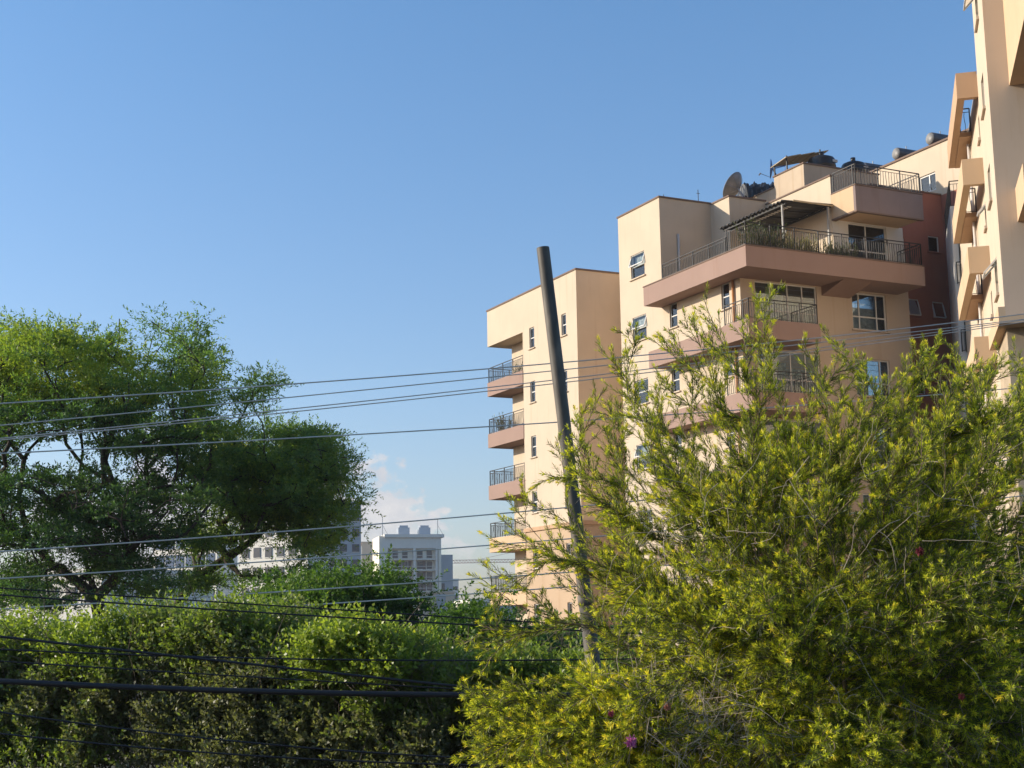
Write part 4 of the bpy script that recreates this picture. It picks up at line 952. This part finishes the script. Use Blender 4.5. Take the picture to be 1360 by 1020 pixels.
# ------------------------------------------------------------------ hedge
def broad_hedge(name, label, Y, xs, tops, thick, n, mat, seed, zlow, t_fn, Yr=None, leafL=.045, leafW=.026, nl=12, keep=None, cat='hedge', spl=.26, stems=260, lean=.3):
    rng = np.random.default_rng(seed); Yr = Yr or Y; base = at(xs[len(xs) // 2], 900, (Y + Yr) / 2); base[2] = 0
    o = empty(name, tuple(base), label, cat)
    YS = np.interp(xs, [xs[0], xs[-1]], [Y, Yr])              # the row runs obliquely, its left end farther away
    X = np.array([at(x, t, y)[0] for x, t, y in zip(xs, tops, YS)]); Zt = np.array([at(x, t, y)[2] for x, t, y in zip(xs, tops, YS)])
    line = lambda q: np.interp(q, X, YS)
    x = rng.uniform(X[0], X[-1], n); zt = np.interp(x, X, Zt) + .10 * np.sin(x * 9 + 1) * rng.uniform(0, 1, n) + .12 * np.maximum(0, np.sin(x * 23) * np.sin(x * 41 + 2)) + np.where(rng.uniform(0, 1, n) < .03, rng.uniform(0, .22, n), 0)
    u = rng.uniform(0, 1, n)**.8; z = zlow + (zt - .14 - zlow) * u
    y = rng.uniform(0, 1, n)**1.6 * thick
    bul = .16 * vnoise(np.stack([x, z * 0, z], 1), 1.7, seed) + .10 * vnoise(np.stack([x, z * 0, z], 1), 4.0, seed + 1)
    P = np.stack([x, line(x) + y + bul, z], 1)
    k = np.ones(n, bool)
    g = vnoise(P, 3.0, seed + 2); k &= g > (-.34 if keep is None else keep)
    P = P[k]; zt = zt[k]
    d = np.stack([rng.normal(-.25, .5, len(P)), rng.normal(-.35, .4, len(P)), rng.normal(.7, .35, len(P))], 1)
    t = t_fn(P, zt - P[:, 2], rng)
    S = sprig_leaves(P, d, rng.uniform(.6, 1.3, len(P)) * spl, nl, leafL, leafW, 1.15, .6, rng, 0, t, .25, .35)
    S[0] = S[0] - base
    leaves('foliage', *S, mat, o)
    # woody stems inside
    a = rng.uniform(X[0], X[-1], stems); a = np.stack([a, line(a) + thick * rng.uniform(.25, .9, stems) + (0 if cat == 'hedge' else .45), np.full(stems, 0.0)], 1); cur = a.copy(); P0, P1, R0 = [], [], []
    dirs = np.stack([rng.normal(0, .22, stems), rng.normal(-.05, .15, stems), np.ones(stems)], 1)
    H = np.interp(a[:, 0], X, Zt) - a[:, 2]
    for q in range(8):
        nx = cur + dirs * (H / 8)[:, None] * .97 + rng.normal(0, .05, cur.shape); P0.append(cur); P1.append(nx); R0.append(np.full(stems, .009 - .0009 * q)); cur = nx
        dirs = dirs + rng.normal(0, .16, dirs.shape) * np.array([1, 1, .2])
    m2 = stems * 6; a = rng.uniform(X[0], X[-1], m2); a = np.stack([a, line(a) + rng.uniform(0, .5, m2) * thick, zlow + rng.uniform(0, 1, m2) * (np.mean(Zt) - zlow) * .95], 1)
    P0.append(a); P1.append(a + np.stack([rng.normal(0, .12, m2), rng.normal(-.05, .1, m2), rng.normal(.08, .14, m2)], 1)); R0.append(np.full(m2, .0032))
    P0, P1, R0 = np.concatenate(P0) - base, np.concatenate(P1) - base, np.concatenate(R0)
    segs('stems', P0, P1, R0, R0 * .8, 'hedge_twig', o, 4)
    return o
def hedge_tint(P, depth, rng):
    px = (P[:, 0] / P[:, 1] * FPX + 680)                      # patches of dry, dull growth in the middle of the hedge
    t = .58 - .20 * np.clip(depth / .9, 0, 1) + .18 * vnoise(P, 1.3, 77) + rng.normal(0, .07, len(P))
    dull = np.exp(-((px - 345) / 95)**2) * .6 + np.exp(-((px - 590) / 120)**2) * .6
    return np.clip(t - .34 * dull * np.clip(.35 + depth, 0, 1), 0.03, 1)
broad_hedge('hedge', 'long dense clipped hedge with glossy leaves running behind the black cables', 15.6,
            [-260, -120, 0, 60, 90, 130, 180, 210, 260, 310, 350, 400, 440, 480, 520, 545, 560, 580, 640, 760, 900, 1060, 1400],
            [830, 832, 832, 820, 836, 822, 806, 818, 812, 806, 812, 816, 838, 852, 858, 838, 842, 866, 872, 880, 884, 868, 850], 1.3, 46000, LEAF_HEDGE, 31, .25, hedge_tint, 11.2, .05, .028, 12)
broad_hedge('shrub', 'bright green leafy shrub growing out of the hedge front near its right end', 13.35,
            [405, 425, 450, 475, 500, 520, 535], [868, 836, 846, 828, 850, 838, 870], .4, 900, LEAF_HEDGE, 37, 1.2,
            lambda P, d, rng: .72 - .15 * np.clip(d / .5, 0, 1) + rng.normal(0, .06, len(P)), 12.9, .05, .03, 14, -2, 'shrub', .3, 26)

# ------------------------------------------------------------------ the weeping bottlebrush in the foreground
rng = np.random.default_rng(101)
YB = 7.3; bx0 = at(1130, 1000, YB); root = np.array([bx0[0], YB, 0.0])
br = empty('bottlebrush_shrub', tuple(root), 'large weeping bottlebrush shrub with yellow-green tips filling the lower right foreground', 'shrub')
def A_(x, y, Y): return at(x, y, Y)
r2 = np.array([root, root + (0, 0, .35), root + (-.03, 0, .7)])
chains = [(r2, -1),
          ([A_(1060, 960, 7.2), A_(980, 930, 7.1), A_(895, 908, 7.1), A_(850, 880, 7.1)], 2),
          ([A_(1090, 900, 7.4), A_(1040, 820, 7.5), A_(1000, 740, 7.5), A_(985, 660, 7.5)], 2),
          ([A_(1180, 900, 7.2), A_(1215, 800, 7.2), A_(1240, 700, 7.3), A_(1250, 620, 7.3)], 2),
          ([A_(1240, 960, 7.4), A_(1310, 880, 7.5), A_(1350, 760, 7.5), A_(1370, 650, 7.5)], 2),
          ([A_(1120, 860, 6.9), A_(1110, 760, 6.7), A_(1100, 680, 6.7)], 2),
          ([A_(1010, 985, 6.7), A_(900, 980, 6.4), A_(800, 960, 6.3)], 2),
          ([A_(1050, 880, 8.0), A_(960, 800, 8.2), A_(900, 720, 8.3)], 2),
          ([A_(1250, 1000, 6.6), A_(1330, 960, 6.3)], 2),
          ([A_(800, 820, 7.1), A_(760, 770, 7.1)], 6)]
sk = Skel(chains, rng)
tips = []                                            # (px, py, depth, tint, leafy length)
spikes = [(1036, 380), (1008, 408), (985, 422), (1092, 440), (1080, 478), (1066, 455), (955, 462), (935, 398), (920, 425), (895, 440), (868, 452), (845, 440), (815, 480), (800, 520), (786, 545), (775, 575), (830, 500),
          (905, 480), (880, 500), (948, 430), (970, 480), (1030, 460), (1015, 440), (1120, 520), (1140, 500), (1160, 565), (1175, 545), (1190, 540), (1206, 490), (1232, 464), (1246, 456), (1266, 462), (1222, 500), (1285, 490), (1300, 520), (1322, 480), (1346, 462), (1358, 500), (1380, 470),
          (765, 610), (770, 640), (740, 640), (715, 640), (693, 635), (735, 655), (668, 690), (652, 718), (640, 750), (690, 720), (655, 800), (640, 832), (690, 770), (645, 865), (1150, 480), (1205, 560)]
for x, y in spikes:
    for q in range(2 if x > 1100 else 1):
        tips.append((x + rng.normal(0, 9) * q, y + abs(rng.normal(0, 14)) * q, rng.uniform(6.6, 8.2), .62, rng.uniform(.45, .75)))
def poly_pts(poly, n, ylo, yhi, tint, ll):
    poly = np.array(poly, float); x0, y0 = poly.min(0); x1, y1 = poly.max(0); k = 0
    while k < n:
        x, y = rng.uniform(x0, x1), rng.uniform(y0, y1); c = False
        for i in range(len(poly)):
            a, b = poly[i], poly[i - 1]
            if (a[1] > y) != (b[1] > y) and x < (b[0] - a[0]) * (y - a[1]) / (b[1] - a[1]) + a[0]: c = not c
        if c:
            k += 1; tips.append((x, y, rng.uniform(ylo, yhi), tint + rng.normal(0, .08), rng.uniform(*ll)))
poly_pts([(780, 600), (850, 500), (940, 470), (1060, 480), (1080, 600), (900, 660), (800, 700)], 30, 6.9, 8.6, .6, (.35, .6))
poly_pts([(850, 610), (1000, 550), (1120, 565), (1130, 690), (880, 700)], 42, 6.8, 8.4, .6, (.3, .5))
poly_pts([(640, 800), (690, 690), (760, 690), (770, 860), (640, 880)], 9, 6.6, 7.8, .58, (.35, .6))
poly_pts([(770, 720), (860, 640), (960, 600), (1070, 580), (1130, 590), (1200, 600), (1240, 520), (1400, 520), (1420, 760), (1000, 800), (800, 830)], 270, 6.3, 8.6, .6, (.3, .5))
poly_pts([(780, 800), (1000, 770), (1420, 740), (1420, 1040), (900, 1040), (860, 890)], 340, 5.9, 8.3, .58, (.25, .45))
poly_pts([(612, 935), (700, 900), (860, 890), (880, 1040), (680, 1040)], 120, 5.9, 7.2, .64, (.3, .5))
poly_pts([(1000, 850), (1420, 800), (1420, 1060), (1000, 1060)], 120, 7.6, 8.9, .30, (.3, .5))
poly_pts([(1110, 965), (1200, 960), (1210, 1040), (1100, 1040)], 14, 5.7, 6.1, .55, (.2, .3))
for t in list(tips):                                 # each spray forks into a broom of lesser ones
    for q in range((1 if t[1] < 540 or t[0] < 780 and t[1] < 890 else 2) + (t[1] > 700 and t[0] > 830)):
        a, b = rng.normal(0, 26), rng.normal(14, 24)
        tips.append((t[0] + a, t[1] + b, t[2] + rng.normal(0, .16), t[3] - .04 + rng.normal(0, .05), rng.uniform(.18, .32)))
tips = [t for t in tips if not (860 < t[0] < 985 and 918 < t[1] < 978 and t[2] < 7.4 and rng.uniform() < .93)]      # the twiggy hollow low in the bush
tips = [t for t in tips if not (t[0] < 800 and 590 < t[1] < 895 and rng.uniform() < .42)]      # thin, see-through sprays beside the pole
W_ = np.array([A_(t[0], t[1], t[2]) for t in tips])
FOC = A_(1090, 900, 7.3)
order = np.argsort(np.linalg.norm(W_ - np.array([root[0], YB, 1.1]), axis=1)); tipid = {}
for i in order:
    low = tips[i][1] > 860
    sk.reach(W_[i], .07, .02, .05 if low else .25, .75, 2, .55, FOC); tipid[i] = sk.tips[-1]
r = sk.radii(.0017, 2.5, .04)
tr = sk.mesh('trunk', 'twig', br, r, root, 6, lambda q: q > .006)
cr = sk.mesh('crown', 'twig', br, r, root, 4, lambda q: q <= .006)
SB, SD, SL, ST = [], [], [], []; MBs, MD, ML, MT = [], [], [], []
for i, kk in tipid.items():
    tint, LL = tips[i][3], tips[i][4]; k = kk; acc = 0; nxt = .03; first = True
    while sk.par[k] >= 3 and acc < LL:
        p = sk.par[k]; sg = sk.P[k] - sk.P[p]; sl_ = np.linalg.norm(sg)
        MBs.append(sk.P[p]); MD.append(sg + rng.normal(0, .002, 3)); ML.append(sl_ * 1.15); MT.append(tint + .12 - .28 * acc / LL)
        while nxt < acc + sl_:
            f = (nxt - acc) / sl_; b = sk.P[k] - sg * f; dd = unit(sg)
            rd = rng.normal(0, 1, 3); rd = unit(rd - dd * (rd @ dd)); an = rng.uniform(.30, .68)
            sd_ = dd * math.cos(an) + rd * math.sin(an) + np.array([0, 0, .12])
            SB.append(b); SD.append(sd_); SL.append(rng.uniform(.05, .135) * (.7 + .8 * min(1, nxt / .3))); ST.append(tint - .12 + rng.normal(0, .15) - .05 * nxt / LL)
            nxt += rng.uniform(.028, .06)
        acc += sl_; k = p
SB, SD, SL, ST = np.array(SB), np.array(SD), np.array(SL), np.array(ST)
MBs, MD, ML, MT = np.array(MBs), np.array(MD), np.array(ML), np.array(MT)
SE = SB + unit(SD) * SL[:, None]; SE[:, 2] -= .05 * SL; tf = rng.uniform(0, 1, len(SB)) < .8
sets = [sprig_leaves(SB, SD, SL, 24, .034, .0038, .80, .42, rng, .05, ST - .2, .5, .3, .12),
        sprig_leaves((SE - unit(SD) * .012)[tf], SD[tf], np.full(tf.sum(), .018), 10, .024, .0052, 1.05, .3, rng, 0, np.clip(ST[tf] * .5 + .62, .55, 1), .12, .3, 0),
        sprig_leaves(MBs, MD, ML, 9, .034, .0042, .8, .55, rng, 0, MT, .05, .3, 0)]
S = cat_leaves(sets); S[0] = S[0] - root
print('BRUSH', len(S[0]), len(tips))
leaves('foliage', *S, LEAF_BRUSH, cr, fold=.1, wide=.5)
segs('shoot', SB - root, SE - root, np.full(len(SB), .0016), np.full(len(SB), .0009), 'twig', cr, 3)
# bleached dead twigs hanging inside
nd = 900; P0, P1, R0 = [], [], []
dx = []
for k in range(nd):
    if k < 260: x, y, Y = rng.normal(930, 55), rng.normal(955, 28), rng.uniform(5.9, 6.7)
    else: x, y, Y = rng.uniform(820, 1400), rng.uniform(600, 1060)**1.0, rng.uniform(6.0, 8.0)
    dx.append(at(x, y, Y))
cur = np.array(dx); dirs = unit(np.stack([rng.normal(0, 1, nd), rng.normal(0, .6, nd), rng.normal(-.1, .9, nd)], 1)); ln = rng.uniform(.02, .055, nd)
for q in range(6):
    nx = cur + dirs * ln[:, None]; P0.append(cur); P1.append(nx); R0.append(np.full(nd, .0015 - .00016 * q)); cur = nx
    dirs = unit(dirs + rng.normal(0, .22, dirs.shape) + np.array([0, 0, -.08]))
segs('dead_twigs', np.concatenate(P0) - root, np.concatenate(P1) - root, np.concatenate(R0), np.concatenate(R0) * .9, 'drytwig', br, 4)
# a few spent and fresh flower brushes
for x, y, Y, c, s_ in ((838, 985, 5.85, (0.55, 0.13, 0.36), .026), (886, 938, 6.0, (0.55, 0.26, 0.2), .018), (1222, 732, 6.3, (0.22, 0.03, 0.05), .02), (1277, 925, 6.0, (0.4, 0.08, 0.07), .014), (812, 948, 6.0, (0.35, 0.06, 0.12), .014)):
    P = at(x, y, Y) - root; n_ = 90; dd = unit(rng.normal(0, 1, (n_, 3)))
    o = segs('flower', np.repeat(P[None], n_, 0) + np.array([0, 0, 1]) * rng.uniform(-s_, s_, (n_, 1)) * .6, P + dd * s_ * rng.uniform(.7, 1.15, (n_, 1)), np.full(n_, .0012), np.full(n_, .0016), plain('flower_%d' % x, c, .7), br, 3)

# ------------------------------------------------------------------ plants on the terraces
def grassy(fr, u, v, z, wu, wv, h, n, label, seed, tint, name='terrace_plant', group='plants on the roof terrace'):
    rg = np.random.default_rng(seed); OFF[:] = [u, v]; w = fr.world(u, v, z)
    o = empty(name, tuple(w), label, 'plant', fr.yaw, group)
    B = np.stack([rg.uniform(-wu, wu, n), rg.uniform(-wv, wv, n), np.full(n, .32)], 1)
    d = np.stack([rg.normal(0, .25, n), rg.normal(0, .25, n), np.ones(n)], 1)
    S = sprig_leaves(B, d, rg.uniform(.55, 1.1, n) * h, 18, .16, .035, .7, .4, rg, .08, tint + rg.normal(0, .12, n), .2, .3)
    leaves('foliage', *S, LEAF_POT, o)
    segs('stem', B, B + unit(d) * h * .8, np.full(n, .008), np.full(n, .004), 'twig', o, 4)
    m = MB(); m.box(u - wu - .05, u + wu + .05, v - wv - .04, v + wv + .04, 0, .34); m.build('planter', 'coping', o, bevel=.02)
    return o
grassy(LM, 36.9, 50.3, 17.02, 1.0, .2, 1.75, 170, 'tall green grassy plant at the left corner of the roof terrace', 51, .3)
grassy(LM, 39.1, 50.3, 17.02, .95, .2, 1.35, 150, 'pale dry plant in the sun patch of the roof terrace', 52, .85)
grassy(LM, 41.0, 50.3, 17.02, .7, .2, 1.3, 110, 'dark green plant before the terrace door', 53, .2)
grassy(LM, 36.6, 76.4, 15.27 - 3.106 + .2, .25, .2, 1.5, 40, 'green potted plant on the second highest stacked balcony', 54, .35, 'potted_plant', None)
grassy(LM, 36.6, 74.0, 15.27 + .2, .2, .2, 1.0, 24, 'small potted plant on the top stacked balcony', 55, .35, 'potted_plant', None)

# ------------------------------------------------------------------ the air
hz = MB(); OFF[:] = [0, 0]; hz.box(-700, 700, -60, 1100, -2, 75)
hm, n, l = new_mat('thin_haze'); o = n.new('ShaderNodeOutputMaterial'); pv = n.new('ShaderNodeVolumePrincipled')
pv.inputs['Color'].default_value = (0.93, 0.93, 0.97, 1); pv.inputs['Density'].default_value = 0.0002; pv.inputs['Anisotropy'].default_value = 0.2
l.new(pv.outputs[0], o.inputs['Volume']); ho = hz.build('haze', hm); ho['kind'] = 'stuff'
cy.volume_bounces = 1
